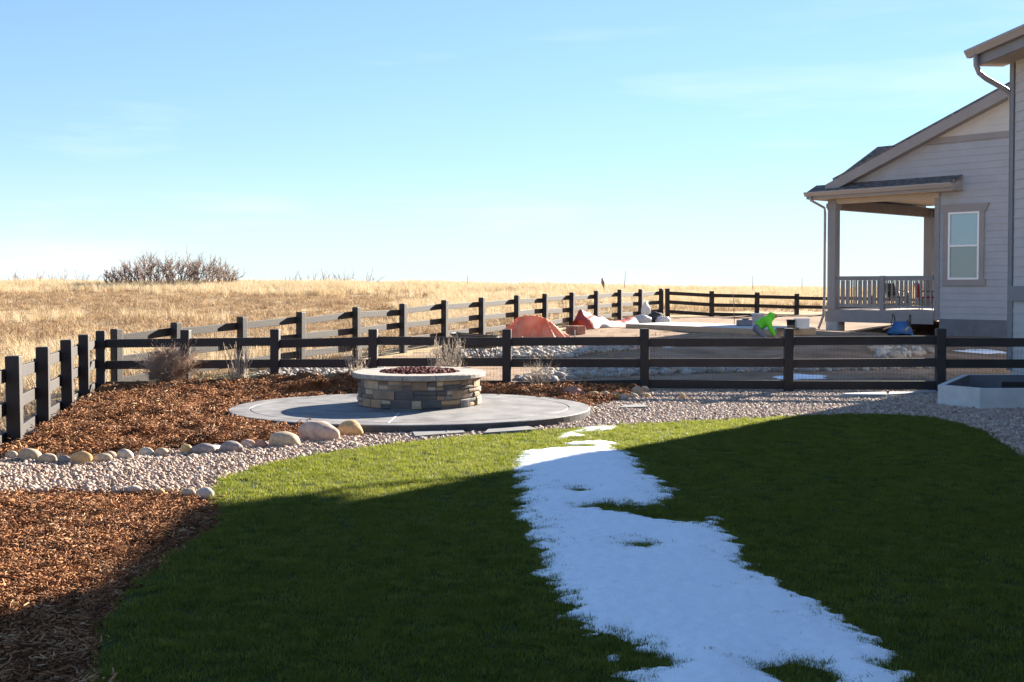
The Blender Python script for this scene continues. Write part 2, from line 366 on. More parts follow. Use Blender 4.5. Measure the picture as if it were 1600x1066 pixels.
def sheet(name, poly, z, m, step=.12, zf=None, kind='structure'):
    bm = bmesh.new(); f = bm.faces.new([bm.verts.new((p[0], p[1], z)) for p in poly]); bm.normal_update()
    if f.normal.z < 0: f.normal_flip()
    bmesh.ops.triangulate(bm, faces=[f])
    return tag(obj(name, bm, m), kind=kind)
def hsheet(name, poly, zf, m, step, drop=.06):
    P = np.array(poly); lo, hi = P.min(0)-step, P.max(0)+step
    ax, ay = np.arange(lo[0], hi[0], step), np.arange(lo[1], hi[1], step); A, B = np.meshgrid(ax, ay)
    a, b = A.ravel(), B.ravel(); s = sdist(a, b, poly); z = zf(a, b)
    z = np.where(s < 0, np.minimum(z, 0)-drop*np.minimum(1, -s/step), z)
    n = len(ax); q = np.arange((len(ay)-1)*n).reshape(-1, n)[:, :-1].ravel(); F = np.stack([q, q+1, q+n+1, q+n], 1)
    F = F[(s[F] > -step*.9).any(1)]
    used = np.unique(F); mp_ = -np.ones(len(a), int); mp_[used] = np.arange(len(used))
    return tag(lk(name, nmesh(name, np.stack([a, b, z], 1)[used], mp_[F]), m, smooth=True), kind='structure')
sheet('gravel_path', gravel, -.012, M['gravelbed'])
sheet('lawn', lawn, 0.0, M['lawn'])
hsheet('mulch_bed', mulch_up, mound, M['mulchbed'], .1)
def lowz(x, y): return -.035+.045*sm(.1, .8, sdist(x, y, mulch_lo))*(.5+.5*np.sin(x*2.1)*np.sin(y*1.7+1))
hsheet('mulch_bed', mulch_lo, lowz, M['mulchbed'], .08, .02)

# ------------------------------------------------------------------ lawn blades
def blades_mesh(name, n, rad, h, wd, lean, bend=.5, seg=2):
    V, F = [], []
    for _ in range(n):
        a = random.random()*6.283; r = rad*math.sqrt(random.random()); p = Vector((r*math.cos(a), r*math.sin(a), 0))
        th = random.random()*6.283; d = Vector((math.cos(th), math.sin(th), 0)); s = Vector((-d.y, d.x, 0))
        hh = h*random.uniform(.6, 1.15); ln = lean*random.random()*hh; b0 = len(V)
        for k in range(seg):
            t = k/seg; c = p+d*ln*t**(1+bend)+Vector((0, 0, hh*t)); ww = wd*(1-.45*t)*.5
            V += [c-s*ww, c+s*ww]
        V.append(p+d*ln+Vector((0, 0, hh*(1-.12*lean))))
        for k in range(seg-1): q = b0+2*k; F += [(q, q+1, q+3), (q, q+3, q+2)]
        q = b0+2*(seg-1); F.append((q, q+1, q+2))
    return nmesh(name, V, F)
tp = [proto('turf_tuft', blades_mesh('turf_tuft', 64, .078, .027, .0032, 1.1), M['turf']) for _ in range(5)]
q = np.concatenate([rand_in(lawn, 350)]); q = q[in_view(q, .4)]
keep = rng.random(len(q)) < np.where(q[:, 1] < 9, 1, .75); q = q[keep]
n = len(q)
scatter('grass', np.c_[q, np.zeros(n)], np.c_[rng.normal(0, .12, n), rng.normal(0, .12, n), rng.random(n)*6.28], rng.uniform(.8, 1.2, n), tp, None,
        'short bright green turf of the back lawn', 'grass')

# ------------------------------------------------------------------ gravel, mulch
def stone_mesh(name, sub=2, amp=.2, flat=.65, seed=0):
    bm = bmesh.new(); bmesh.ops.create_icosphere(bm, subdivisions=sub, radius=.5); sd = Vector((seed*7.1, seed*3.3, seed*1.7))
    ax = Vector((1, random.uniform(.65, .95), flat))
    for v in bm.verts:
        k = 1+amp*noise.noise(v.co*1.7+sd)*2+amp*.5*noise.noise(v.co*4+sd)
        v.co = Vector((v.co.x*ax.x, v.co.y*ax.y, v.co.z*ax.z))*k
    me = bpy.data.meshes.new(name); bm.to_mesh(me); bm.free(); me.polygons.foreach_set('use_smooth', [True]*len(me.polygons)); return me
gp = [proto('gravel_stone', stone_mesh('gravel_stone', 2, .22, .62, i), M['gravel']) for i in range(7)]
q = rand_in(gravel, 1350); q = q[in_view(q, .3)]; q = q[(((q[:, 0]-PAT_C[0])/PAT_A)**2+((q[:, 1]-PAT_C[1])/PAT_B)**2 > 1)]
n = len(q); s = rng.gamma(7, .0051, n).clip(.016, .075)
scatter('gravel', np.c_[q, rng.uniform(-.012, .012, n)], rng.normal(0, .5, (n, 3))+np.c_[np.zeros((n, 2)), rng.random(n)*6.28], s, gp, None,
        'pinkish grey river gravel between the lawn and the fence', 'gravel')
def chips_mesh(name, k, rad, lmin, lmax):
    V, F = [], []
    for _ in range(k):
        a = random.random()*6.283; r = rad*math.sqrt(random.random()); c = Vector((r*math.cos(a), r*math.sin(a), random.uniform(0, .022)))
        l_ = random.uniform(lmin, lmax); wd = random.uniform(.0013, .004); th = random.random()*6.283; el = random.gauss(0, .28)
        d = Vector((math.cos(th)*math.cos(el), math.sin(th)*math.cos(el), math.sin(el))); s_ = d.orthogonal().normalized()
        s_ = Matrix.Rotation(random.random()*6.283, 3, d) @ s_; u_ = d.cross(s_); bend = random.gauss(0, .12)*l_
        b0 = len(V)
        for t in (-.5, 0, .5):
            cc = c+d*l_*t+u_*bend*(1-4*t*t); wk = wd*(1 if t == 0 else .55); hk = wd*.35
            V += [cc-s_*wk-u_*hk, cc+s_*wk-u_*hk, cc+s_*wk+u_*hk, cc-s_*wk+u_*hk]
        for j in (0, 4):
            for i in range(4): F.append((b0+j+i, b0+j+(i+1) % 4, b0+j+4+(i+1) % 4, b0+j+4+i))
        F += [(b0+3, b0+2, b0+1, b0), (b0+8, b0+9, b0+10, b0+11)]
    return nmesh(name, V, F)
cp = [proto('bark_chip', chips_mesh('bark_chip', 18, .055, .012, .046), M['chip']) for _ in range(9)]
q1 = rand_in(mulch_lo, 700); q1 = q1[in_view(q1, .3)]; z1 = lowz(q1[:, 0], q1[:, 1])
n = len(q1)
scatter('mulch_chips', np.c_[q1, z1+rng.uniform(-.004, .012, n)], np.c_[rng.normal(0, .2, (n, 2)), rng.random(n)*6.28], rng.gamma(9, .11, n).clip(.4, 2.2), cp, None,
        'red brown shredded bark mulch of the bed in the near corner', 'mulch')
lp = [proto('bark_splinter', chips_mesh('bark_splinter', 1, .02, .05, .10), M['chip']) for _ in range(6)]
for v_ in lp: v_.data.transform(Matrix.Diagonal((1, 1, 1.6, 1)))
q3 = rand_in(mulch_lo, 26); q3 = q3[in_view(q3, .3)]; n = len(q3)
scatter('mulch_splinters', np.c_[q3, lowz(q3[:, 0], q3[:, 1])+.018], np.c_[rng.normal(0, .1, (n, 2)), rng.random(n)*6.28], rng.uniform(.8, 1.5, n), lp, None, 'longer pale splinters lying on the near bark mulch', 'mulch')
q2 = rand_in(mulch_up, 480); q2 = q2[in_view(q2, .3)]
e = ((q2[:, 0]-PAT_C[0])/PAT_A)**2+((q2[:, 1]-PAT_C[1])/PAT_B)**2; q2 = q2[e > 1]; z2 = mound(q2[:, 0], q2[:, 1])
lump = vnoise(q2[:, 0], q2[:, 1], 3.2, 5)+.7*vnoise(q2[:, 0], q2[:, 1], 7.5, 9)
n = len(q2)
scatter('mulch_chips', np.c_[q2, z2+.045*lump+rng.uniform(-.01, .02, n)], np.c_[rng.normal(0, .3, (n, 2)), rng.random(n)*6.28], (rng.gamma(9, .13, n)*(1+.5*lump)).clip(.5, 2.4), cp, None,
        'red brown shredded bark mulch around the patio under the fence', 'mulch')

# ------------------------------------------------------------------ patio slab
ZS = .10
def ell(k, n=96): return [(PAT_C[0]+PAT_A*k*math.cos(2*math.pi*i/n), PAT_C[1]+PAT_B*k*math.sin(2*math.pi*i/n)) for i in range(n)]
bm = bmesh.new(); n = 96
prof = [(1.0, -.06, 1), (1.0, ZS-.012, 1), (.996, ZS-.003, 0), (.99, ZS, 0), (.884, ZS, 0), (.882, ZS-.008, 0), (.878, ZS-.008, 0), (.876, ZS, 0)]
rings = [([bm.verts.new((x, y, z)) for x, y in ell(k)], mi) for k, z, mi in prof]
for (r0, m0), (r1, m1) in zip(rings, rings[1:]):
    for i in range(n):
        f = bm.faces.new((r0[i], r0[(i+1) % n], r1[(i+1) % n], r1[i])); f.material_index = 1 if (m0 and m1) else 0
bm.faces.new(rings[-1][0])
patio = tag(obj('patio', bm, [M['slab'], M['slabedge']]), kind='structure')
a0, a1 = at(607, 661, ZS+.003), at(624, 645, ZS+.003); dv = (a1-a0).normalized(); sv = Vector((-dv.y, dv.x, 0))*.012
bm = bmesh.new(); bm.faces.new([bm.verts.new(p) for p in (a0-sv, a0+sv, a1+sv, a1-sv)])
tag(obj('patio_joint', bm, M['conc']), kind='structure')

# ------------------------------------------------------------------ fire pit
PC = Vector((at(648, 640, ZS).x, 15.86)); PR = .84; PH = .375
pit = empty('fire_pit', (PC.x, PC.y, ZS), 'round stone fire pit with pale capstones and red lava rock', 'fire pit')
bm = bmesh.new(); random.seed(3)
STN = [(.17, .15, .14), (.28, .22, .17), (.38, .28, .19), (.2, .21, .23), (.46, .39, .30), (.095, .10, .11), (.33, .26, .21), (.22, .17, .13), (.36, .33, .30), (.41, .3, .2), (.13, .12, .125)]
cols = []
def arc_block(bm, a0, a1, r0, r1, z0, z1, mi, seg=3, bev=.012):
    vs = []
    for k in range(seg+1):
        a = a0+(a1-a0)*k/seg; c, s_ = math.cos(a), math.sin(a)
        vs.append([bm.verts.new((r*c, r*s_, zz)) for r, zz in ((r0, z0), (r1-bev, z0), (r1, z0+bev), (r1, z1-bev), (r1-bev, z1), (r0, z1))])
    m_ = len(vs[0])
    for A, B in zip(vs, vs[1:]):
        for i in range(m_): bm.faces.new((A[i], B[i], B[(i+1) % m_], A[(i+1) % m_])).material_index = mi
    bm.faces.new(vs[0]).material_index = mi; bm.faces.new(vs[-1][::-1]).material_index = mi
z = 0
for rh in (.118, .128, .129):
    a = random.random()*.5; end = a+2*math.pi
    while a < end-.01:
        da = random.uniform(.15, .42); da = end-a if end-a-da < .15 else da
        def blk(a0, a1, z0, z1): arc_block(bm, a0+.006, a1-.006, PR-.14, PR+random.uniform(-.014, .02), z0+.004, z1-.004, random.randrange(len(STN)))
        if random.random() < .38: blk(a, a+da, z, z+rh)
        else:
            k = rh*random.uniform(.38, .62)
            for z0, z1 in ((z, z+k), (z+k, z+rh)):
                if da > .24 and random.random() < .55: c = a+da*random.uniform(.35, .65); blk(a, c, z0, z1); blk(c, a+da, z0, z1)
                else: blk(a, a+da, z0, z1)
        a += da
    z += rh
# mortar core
prs = [(PR-.13, 0), (PR-.018, 0), (PR-.018, PH), (PR-.13, PH)]
rg = [[bm.verts.new((r*math.cos(2*math.pi*i/64), r*math.sin(2*math.pi*i/64), zz)) for i in range(64)] for r, zz in prs]
for r0, r1 in zip(rg, rg[1:]+rg[:1]):
    for i in range(64): bm.faces.new((r0[i], r0[(i+1) % 64], r1[(i+1) % 64], r1[i])).material_index = len(STN)
smat = [mat('ledge_stone', [tuple(c*k_ for c, k_ in zip(C, (.82, .74, .64))), tuple(c*k_ for c, k_ in zip(C, (1.08, .98, .86))), tuple(min(1, c*k_) for c, k_ in zip(C, (1.38, 1.26, 1.1)))], 7, .8, .25, .5, 30) for C in STN]+[mat('mortar', [(.2, .19, .18), (.26, .25, .24)], 9, .9, .1)]
obj('wall', bm, smat, pit)
bm = bmesh.new(); a = .2; nseg = 13
for k in range(nseg):
    arc_block(bm, a+2*math.pi*k/nseg+.004, a+2*math.pi*(k+1)/nseg-.004, .56, PR+.075+random.uniform(-.008, .008), PH+.002, PH+.072+random.uniform(-.003, .003), 0, 4, .012)
obj('cap', bm, M['capst'], pit)
bm = bmesh.new(); prism(bm, [(.6*math.cos(2*math.pi*i/40), .6*math.sin(2*math.pi*i/40)) for i in range(40)], PH-.1, PH+.03)
for k in range(620):
    r = .54*math.sqrt(random.random()); t = random.random()*6.283; s_ = random.uniform(.022, .045)
    hh = PH+.035+.05*(1-(r/.56)**2)+random.uniform(0, .022)
    mt = Matrix.Translation((r*math.cos(t), r*math.sin(t), hh)) @ Matrix.Rotation(random.random()*6.28, 4, Vector((random.random(), random.random(), random.random()+.1)).normalized()) @ Matrix.Diagonal((s_, s_*random.uniform(.6, 1), s_*random.uniform(.6, .95), 1))
    bmesh.ops.create_icosphere(bm, subdivisions=1, radius=1, matrix=mt)
tag(obj('lava_rocks', bm, M['lava'], pit), kind='stuff')

# ------------------------------------------------------------------ snow
def snow(name, px, holes, label, step=.018, top=.045, seed=1, z0=0.0, zf=None, amp=.085, cat='snow patch'):
    PP = (lambda p: hit(*p)) if zf is hgt else (lambda p: at(*p, z0))
    poly = [(PP(p).x, PP(p).y) for p in px]; P = np.array(poly); lo, hi = P.min(0)-.15, P.max(0)+.15
    ax, ay = np.arange(lo[0], hi[0], step), np.arange(lo[1], hi[1], step); A, B = np.meshgrid(ax, ay); a, b = A.ravel(), B.ravel()
    s = sdist(a, b, poly)
    near = np.abs(s) < .6
    nz_ = np.zeros(len(a))
    for (sxx, syy, am) in ((2.2, 2.6, .8), (4.5, 8, 1.1), (12, 19, .7), (40, 55, .3)):
        idx = np.where(near)[0]
        nz_[idx] += am*np.array([noise.noise(Vector((a[i]*sxx+seed*11, b[i]*syy, seed*3.1))) for i in idx])
    s = s+amp*nz_
    for h_ in holes:
        hp = [(at(*p, z0).x, at(*p, z0).y) for p in h_]; s = np.minimum(s, -sdist(a, b, hp)+amp*.4*nz_)
    base = zf(a, b) if zf is not None else np.full(len(a), z0)
    body = top*(1-np.exp(-np.maximum(s, 0)/.16))
    und = .012*np.array([noise.noise(Vector((x*1.4, y*1.1, seed))) for x, y in zip(a, b)])*np.clip(s*4, 0, 1)
    fine = .007*np.array([noise.noise(Vector((x*14, y*18, seed))) for x, y in zip(a, b)])*np.clip(s*8, 0, 1)
    z = base+.004+body+und+fine; z = np.where(s < 0, base-.01, z)
    n_ = len(ax); q_ = np.arange((len(ay)-1)*n_).reshape(-1, n_)[:, :-1].ravel(); F = np.stack([q_, q_+1, q_+n_+1, q_+n_], 1)
    F = F[(s[F] > 0).any(1)]; used = np.unique(F); m_ = -np.ones(len(a), int); m_[used] = np.arange(len(used))
    o = lk(name, nmesh(name, np.stack([a, b, z], 1)[used], m_[F]), M['snow'], smooth=True)
    return tag(o, label, cat)
main_px = [(812, 708), (850, 703), (890, 692), (930, 690), (967, 694), (955, 701), (985, 710), (1000, 722), (1018, 742), (1040, 758), (1053, 773), (1030, 787), (1000, 793), (965, 789), (938, 787), (918, 794), (955, 798), (1000, 806),
           (1050, 815), (1100, 819), (1118, 812), (1115, 823), (1147, 832), (1142, 850), (1165, 880), (1200, 900), (1225, 920), (1255, 930), (1272, 950), (1302, 962), (1345, 985), (1375, 1000), (1395, 1015), (1410, 1030), (1418, 1066), (1440, 1160),
           (960, 1160), (978, 1066), (985, 1052), (1030, 1041), (1048, 1030), (1005, 1015), (962, 997), (932, 990), (910, 975), (878, 965), (893, 950), (868, 940), (872, 930), (850, 905), (846, 880), (838, 860), (824, 842), (836, 830), (820, 815), (807, 800), (823, 790), (807, 780), (816, 765), (804, 745), (802, 728)]
snow('snow_patch', main_px, [[(1188, 1046), (1235, 1040), (1285, 1046), (1306, 1060), (1300, 1074), (1230, 1068)], [(892, 767), (904, 766), (916, 768), (905, 769)], [(992, 852), (1003, 851), (1011, 853.5), (1001, 855)], [(858, 701), (880, 697), (922, 696), (920, 699), (880, 701)]],
     'long strip of old snow lying across the green lawn', seed=1)
snow('snow_patch', [(862, 689), (878, 677), (915, 668), (965, 666.5), (957, 672), (905, 676.5), (920, 683), (880, 687)], [], 'small sunlit scrap of snow at the gravel edge of the lawn', seed=2, top=.035, amp=.035)
snow('snow_patch', [(946, 1026), (958, 1022), (972, 1026), (968, 1034), (950, 1033)], [], 'tiny lump of snow on the lawn beside the long strip', seed=3, top=.03, amp=.008, step=.008)
for i, (px, lb) in enumerate([([(250, 612), (270, 603), (300, 599), (300, 604), (275, 609), (255, 616)], 'thin streak of snow on the mulch by the round shrub'),
                              ([(170, 615), (195, 607), (228, 606), (228, 611), (190, 614)], 'thin streak of snow at the foot of the corner post')]):
    snow('snow_patch', px, [], lb, seed=5+i, top=.025, amp=.03, step=.02, z0=.1 if i == 0 else .04, zf=lambda a, b: mound(a, b)+.02)
snow('snow_patch', [(1492, 548.5), (1530, 546.5), (1556, 549), (1572, 552.5), (1538, 553)], [], 'snow patch on the dirt slope between the two houses', seed=9, top=.05, amp=.12, step=.05, z0=.06, zf=hgt)
snow('snow_patch', [(1205, 590), (1240, 586), (1290, 588), (1286, 592), (1232, 594)], [], 'thin snow patch behind the middle of the rail fence', seed=10, top=.03, amp=.12, step=.04, z0=-.08, zf=hgt)
snow('snow_patch', [(1020, 541), (1050, 538), (1068, 541), (1040, 544)], [], 'pale streak of snow behind the top rail', seed=12, top=.03, amp=.06, step=.05, z0=.0, zf=hgt)
snow('snow_patch', [(305, 705), (318, 700), (330, 696), (345, 697), (320, 704)], [], 'snow remnant tucked behind the border rocks', seed=13, top=.03, amp=.02, step=.015, z0=.03)

# ------------------------------------------------------------------ rocks
def rock(u, v, wpx, hpx, kind, label, group, z=0.0, zf=None):
    p = at(u, v, z); d = p.y; W = wpx/FPX*d; H = hpx/FPX*d
    global RK
    RK += 1
    me = stone_mesh('river_rock', 4, .10, 1.0, 30+RK)
    o = lk('river_rock', me, ROCK[kind])
    o.scale = (W, W*random.uniform(.65, .9), H*1.35); o.rotation_euler = (random.gauss(0, .08), random.gauss(0, .08), random.uniform(-.3, .3))
    o.location = (p.x, p.y+W*.35, z+H*.5-H*.2)
    return tag(o, label, 'rock', group)
RK = 0
NTH = ['first', 'second', 'third', 'fourth', 'fifth', 'sixth', 'seventh', 'eighth', 'ninth', 'tenth', 'eleventh', 'twelfth', 'thirteenth', 'fourteenth', 'fifteenth', 'sixteenth', 'seventeenth', 'eighteenth', 'nineteenth', 'twentieth']
border = [(14, 718, 20, 13, 'pale'), (41, 721, 39, 19, 'tan'), (70, 724, 30, 15, 'tan'), (78, 713, 22, 10, 'pale'), (95, 717, 24, 11, 'pale'), (98, 725, 24, 12, 'grey'), (123, 726, 34, 21, 'golden'), (156, 723, 32, 13, 'tan'), (168, 717, 22, 11, 'tan'),
          (192, 718, 27, 16, 'pale'), (226, 713, 25, 13, 'pale'), (251, 713, 25, 12, 'tan'), (288, 710, 19, 17, 'golden'), (316, 711, 40, 17, 'grey'), (357, 708, 41, 18, 'grey'), (386, 699, 22, 12, 'pink'), (406, 700, 20, 12, 'red'), (442, 699, 52, 23, 'tan'), (497, 691, 66, 32, 'pink'), (545, 682, 42, 24, 'golden')]
adj = {18: 'largest boulder of the row, pink with pale veins, beside the patio', 19: 'golden boulder at the patio end of the border row'}
for i, (u, v, a, b, k) in enumerate(border):
    rock(u, v, a, b, k, adj.get(i, '%s river rock, %s from the left in the upper mulch border row' % (k, NTH[i])), 'border rocks between mulch and gravel')
for i, (u, v, a, b, k) in enumerate([(208, 769, 22, 9, 'pale'), (247, 773, 16, 9, 'golden'), (262, 769, 16, 7, 'tan'), (293, 774, 22, 10, 'tan'), (318, 779, 30, 16, 'pale')]):
    rock(u, v, a, b, k, '%s edging stone, %s from the left along the near mulch bed' % (k, NTH[i]), 'edging stones of the near mulch bed')
right = [(895, 626, 46, 20, 'red'), (928, 627, 25, 16, 'golden'), (947, 627, 17, 15, 'tan'), (962, 626, 19, 13, 'golden'), (975, 626, 13, 11, 'pale'), (980, 622, 10, 6, 'grey'), (990, 623, 17, 9, 'tan'), (996, 618, 20, 14, 'tan'), (1008, 614, 14, 11, 'tan'), (1011, 622, 14, 7, 'golden'), (1067, 624, 11, 9, 'golden'), (934, 613, 16, 6, 'grey')]
adj = {0: 'large reddish boulder at the right edge of the patio', 10: 'lone golden rock on the gravel under the fence', 11: 'dark grey rock half buried in mulch behind the golden rocks', 7: 'tan rock leaning on the foot of the middle fence post'}
for i, (u, v, a, b, k) in enumerate(right):
    rock(u, v, a, b, k, adj.get(i, '%s river rock, %s from the left in the row right of the patio' % (k, NTH[i])), 'rocks right of the patio')
rock(236, 605, 14, 12, 'golden', 'small golden rock on the mulch beneath the round shrub', 'border rocks between mulch and gravel', z=.1)
# flagstones set in the gravel
def flag(px, label):
    bm = bmesh.new(); pts = [at(*p, .03) for p in px]
    prism(bm, [(p.x, p.y) for p in pts], -.02, .035); bm.normal_update()
    bmesh.ops.recalc_face_normals(bm, faces=bm.faces)
    bmesh.ops.bevel(bm, geom=[e for e in bm.edges], offset=.008, segments=2, affect='EDGES')
    tag(obj('stepping_stone', bm, M['flag']), label, 'stepping stone', 'flagstones in the gravel')
flag([(648, 682), (728, 676), (716, 665), (640, 670)], 'grey stepping stone in the gravel in front of the patio')
flag([(755, 677), (842, 671), (818, 664), (765, 668)], 'grey stepping stone at the lawn edge beside the snow')
flag([(968, 637), (1012, 636), (1008, 632), (975, 633)], 'narrow stepping stone in the gravel right of the patio')
for i, (px, lb) in enumerate([([(1310, 620), (1385, 617), (1385, 613), (1322, 615)], 'flat pale concrete edging piece under the rail fence'), ([(1388, 617), (1464, 613), (1462, 609.5), (1390, 613)], 'flat pale concrete edging piece next to the window well')]):
    bm = bmesh.new(); prism(bm, [(at(*p, .03).x, at(*p, .03).y) for p in px], -.02, .04); bmesh.ops.recalc_face_normals(bm, faces=bm.faces)
    tag(obj('edging_slab', bm, M['conc2']), lb, 'edging', 'concrete edging along the fence')

# ------------------------------------------------------------------ fences
def fence(name, posts, tops, label, base=None, rail_z=(.94, .58, .22), off=0.0, ph=1.12, wire=True, ext=(0, 0), railh=.14):
    """posts: list of (x, y); tops: z of each post top"""
    rt = empty(name, (posts[0][0], posts[0][1], tops[0]-ph), label, 'fence')
    inv = Matrix.Translation(-Vector(rt.location))
    for i, ((x, y), t) in enumerate(zip(posts, tops)):
        a, b = posts[max(i-1, 0)], posts[min(i+1, len(posts)-1)]; ang = math.atan2(b[1]-a[1], b[0]-a[0])
        if 0 < i < len(posts)-1: pass
        bm = bmesh.new(); tl = Matrix.Rotation(random.gauss(0, .006), 4, 'X') @ Matrix.Rotation(random.gauss(0, .008), 4, 'Y')
        Mx = inv @ Matrix.Translation((x, y, t)) @ Matrix.Rotation(ang, 4, 'Z') @ tl
        box(bm, (0, 0, -ph/2-.12), (.148, .148, ph+.24), Mx, bev=.014)
        obj('post', bm, M['fence'], rt)
    for i in range(len(posts)-1):
        (x0, y0), (x1, y1) = posts[i], posts[i+1]; d = Vector((x1-x0, y1-y0, tops[i+1]-tops[i])); ln = math.hypot(d.x, d.y)
        nrm = Vector((-d.y, d.x, 0))/ln
        for rz in rail_z:
            bm = bmesh.new(); a = Vector((x0, y0, tops[i]-ph+rz))+nrm*off; b = Vector((x1, y1, tops[i+1]-ph+rz))+nrm*off; e = (b-a)
            if i == 0 and ext[0]: a -= e.normalized()*ext[0]
            if i == len(posts)-2 and ext[1]: b += e.normalized()*ext[1]
            e = b-a; j = random.gauss(0, .013); k = random.gauss(0, .013); a.z += j; b.z += k; e = b-a
            Q = e.to_track_quat('X', 'Z').to_matrix().to_4x4()
            box(bm, (0, 0, 0), (e.length-.006, .042, railh), inv @ Matrix.Translation((a+b)/2) @ Q, bev=.006)
            obj('rail', bm, M['fence'], rt)
    if wire:
        bm = bmesh.new(); r = .0016
        for i in range(len(posts)-1):
            (x0, y0), (x1, y1) = posts[i], posts[i+1]; ln = math.hypot(x1-x0, y1-y0); nrm = Vector((-(y1-y0), x1-x0, 0))/ln*(off+.026)
            A = Vector((x0, y0, tops[i]-ph))+nrm; B = Vector((x1, y1, tops[i+1]-ph))+nrm
            m_ = int(ln/.055)
            for k in range(1, m_):
                p = A.lerp(B, k/m_); tube(bm, [inv @ (p+Vector((0, 0, .06))), inv @ (p+Vector((0, 0, .98)))], r, 3, False)
            for k in range(10):
                h_ = Vector((0, 0, .07+k*.1)); tube(bm, [inv @ (A+h_), inv @ (B+h_)], r, 3, False)
        obj('wire_mesh', bm, M['wire'], rt)
    return rt
# cross fence between the two yards
FD = 19.15
cu = [157, 290, 430, 583, 792, 1007, 1233, 1470]; ct = [517, 515.5, 514.5, 514.5, 514.5, 513.5, 513, 513.5]; cdp = [19.15, 19.12, 19.08, 19.05, 19.0, 18.9, 18.75, 18.6]
cpost = [((u-CX)/FPX*d, d) for u, d in zip(cu, cdp)]; ctop = [far(u, t, d).z for u, t, d in zip(cu, ct, cdp)]
cpost.append((8.75, 18.45)); ctop.append(ctop[-1]-.01)
fence('rail_fence', cpost[1:], ctop[1:], 'dark brown three rail fence crossing behind the fire pit between the yards', off=.0, ext=(1.35, 0), rail_z=(.905, .565, .20))
lu = [-70, 20, 66, 103, 130.5, 157]; lt = [582, 556, 542, 531, 523, 517]; ld = [10.5, 12.3, 14.1, 15.96, 17.6, 19.15]
fence('rail_fence', [(-4.5, 5.1), (-4.68, 6.9), (-4.88, 8.7)]+[((u-CX)/FPX*d, d) for u, d in zip(lu, ld)], [.98, .98, .97]+[far(u, t, d).z for u, t, d in zip(lu, lt, ld)],
      'dark brown rail fence with wire beside the mulch bed on the left', off=.09, rail_z=(.90, .56, .20))
bu_ = [275, 378, 470, 557, 630, 695, 753, 808, 852, 894, 932, 968.5, 1001, 1033]; bt = [504, 495, 487.5, 480, 474.5, 469, 465, 461.5, 459, 457, 454.5, 452.5, 452, 451]
bp, btz = [], []
for u, t in zip(bu_, bt):
    k = (u-CX)/FPX; s_ = (k*BF0.y-BF0.x)/(BFD.x-k*BFD.y); p = BF0+BFD*s_; bp.append((p.x, p.y)); btz.append(far(u, t, p.y).z)
corner = (cpost[0][0], cpost[0][1]+.0)
fence('rail_fence', [(corner[0]+.35*BFD.x, corner[1]+.35*BFD.y)]+bp, [ctop[0]+.02]+btz, "long dark fence receding along the neighbour's yard to the far corner", off=.09, rail_z=(.93, .58, .22), wire=True)
ru = [1033, 1112, 1183, 1245]; rt_ = [451, 455, 457, 459]; rd = [bp[-1][1], bp[-1][1]+.6, bp[-1][1]+1.4, bp[-1][1]+2.3]
rp = [((u-CX)/FPX*d, d) for u, d in zip(ru, rd)]; rz_ = [far(u, t, d).z for u, t, d in zip(ru, rt_, rd)]
for k in range(5): rp.append((2*rp[-1][0]-rp[-2][0], 2*rp[-1][1]-rp[-2][1])); rz_.append(rz_[-1]-.04)
fence('rail_fence', [(rp[0][0]+.25, rp[0][1]+.08)]+rp[1:], rz_, 'far dark fence section behind the worker and the porch', off=.0, wire=False, rail_z=(.95, .58, .2))

# ------------------------------------------------------------------ twiggy plants
def branch(bm, p, d, ln, r, lvl, n=3, spread=.5, up=.15, seg=3, kids=3, shrink=.62):
    pts = [p.copy()]; rs = [r]; dd = d.copy()
    for i in range(seg):
        dd = (dd+Vector((random.gauss(0, .14), random.gauss(0, .14), random.gauss(up, .1)*.6))).normalized()
        pts.append(pts[-1]+dd*ln/seg); rs.append(r*(1-.6*(i+1)/seg))
    tube(bm, pts, rs, n, False)
    if lvl > 0:
        for k in range(kids):
            i = random.randint(1, seg); q_ = pts[i-1].lerp(pts[i], random.random()) if k else pts[-1]
            nd = (dd+Vector((random.gauss(0, spread), random.gauss(0, spread), random.gauss(up, spread*.6)))).normalized()
            branch(bm, q_, nd, ln*shrink*random.uniform(.7, 1.2), max(r*.6, .0022), lvl-1, n, spread, up, seg, kids, shrink)
def twig_shrub(name, loc, width, height, stems, m, label, cat, lvl=2, r=.006, spread=.45, up=.2, fan=.6, kids=3, group=None, flat=None, heads=0):
    bm = bmesh.new()
    for k in range(stems):
        a = random.random()*6.283; rr = math.sqrt(random.random())*width*.5*(1-fan)
        p = Vector((rr*math.cos(a), rr*math.sin(a)*(flat or 1), -.03)); o_ = Vector((math.cos(a), math.sin(a)*(flat or 1), 0))*random.uniform(0, width/height*.5*fan*1.6)
        d = (o_+Vector((0, 0, 1))).normalized()
        branch(bm, p, d, height*random.uniform(.45, .62), r*random.uniform(.7, 1.2), lvl, 3, spread, up, 3, kids)
    if heads:
        tips = [v.co.copy() for v in bm.verts if v.co.z > height*.62]; random.shuffle(tips)
        for c in tips[:150]: bmesh.ops.create_icosphere(bm, subdivisions=1, radius=heads*random.uniform(.6, 1.3), matrix=Matrix.Translation(c))
    o = obj(name, bm, m); o.location = loc
    return tag(o, label, cat, group)
random.seed(11)
def gl(u, v, z): p = at(u, v, z); return p
p = at(258, 603, .1)
twig_shrub('round_shrub', (p.x, p.y+.35, .06), .95, .66, 300, M['shrub'], 'rounded brown dormant shrub against the rail fence', 'shrub', lvl=3, r=.005, spread=.5, up=.02, fan=.92, kids=3)
p = at(408, 583, .2)
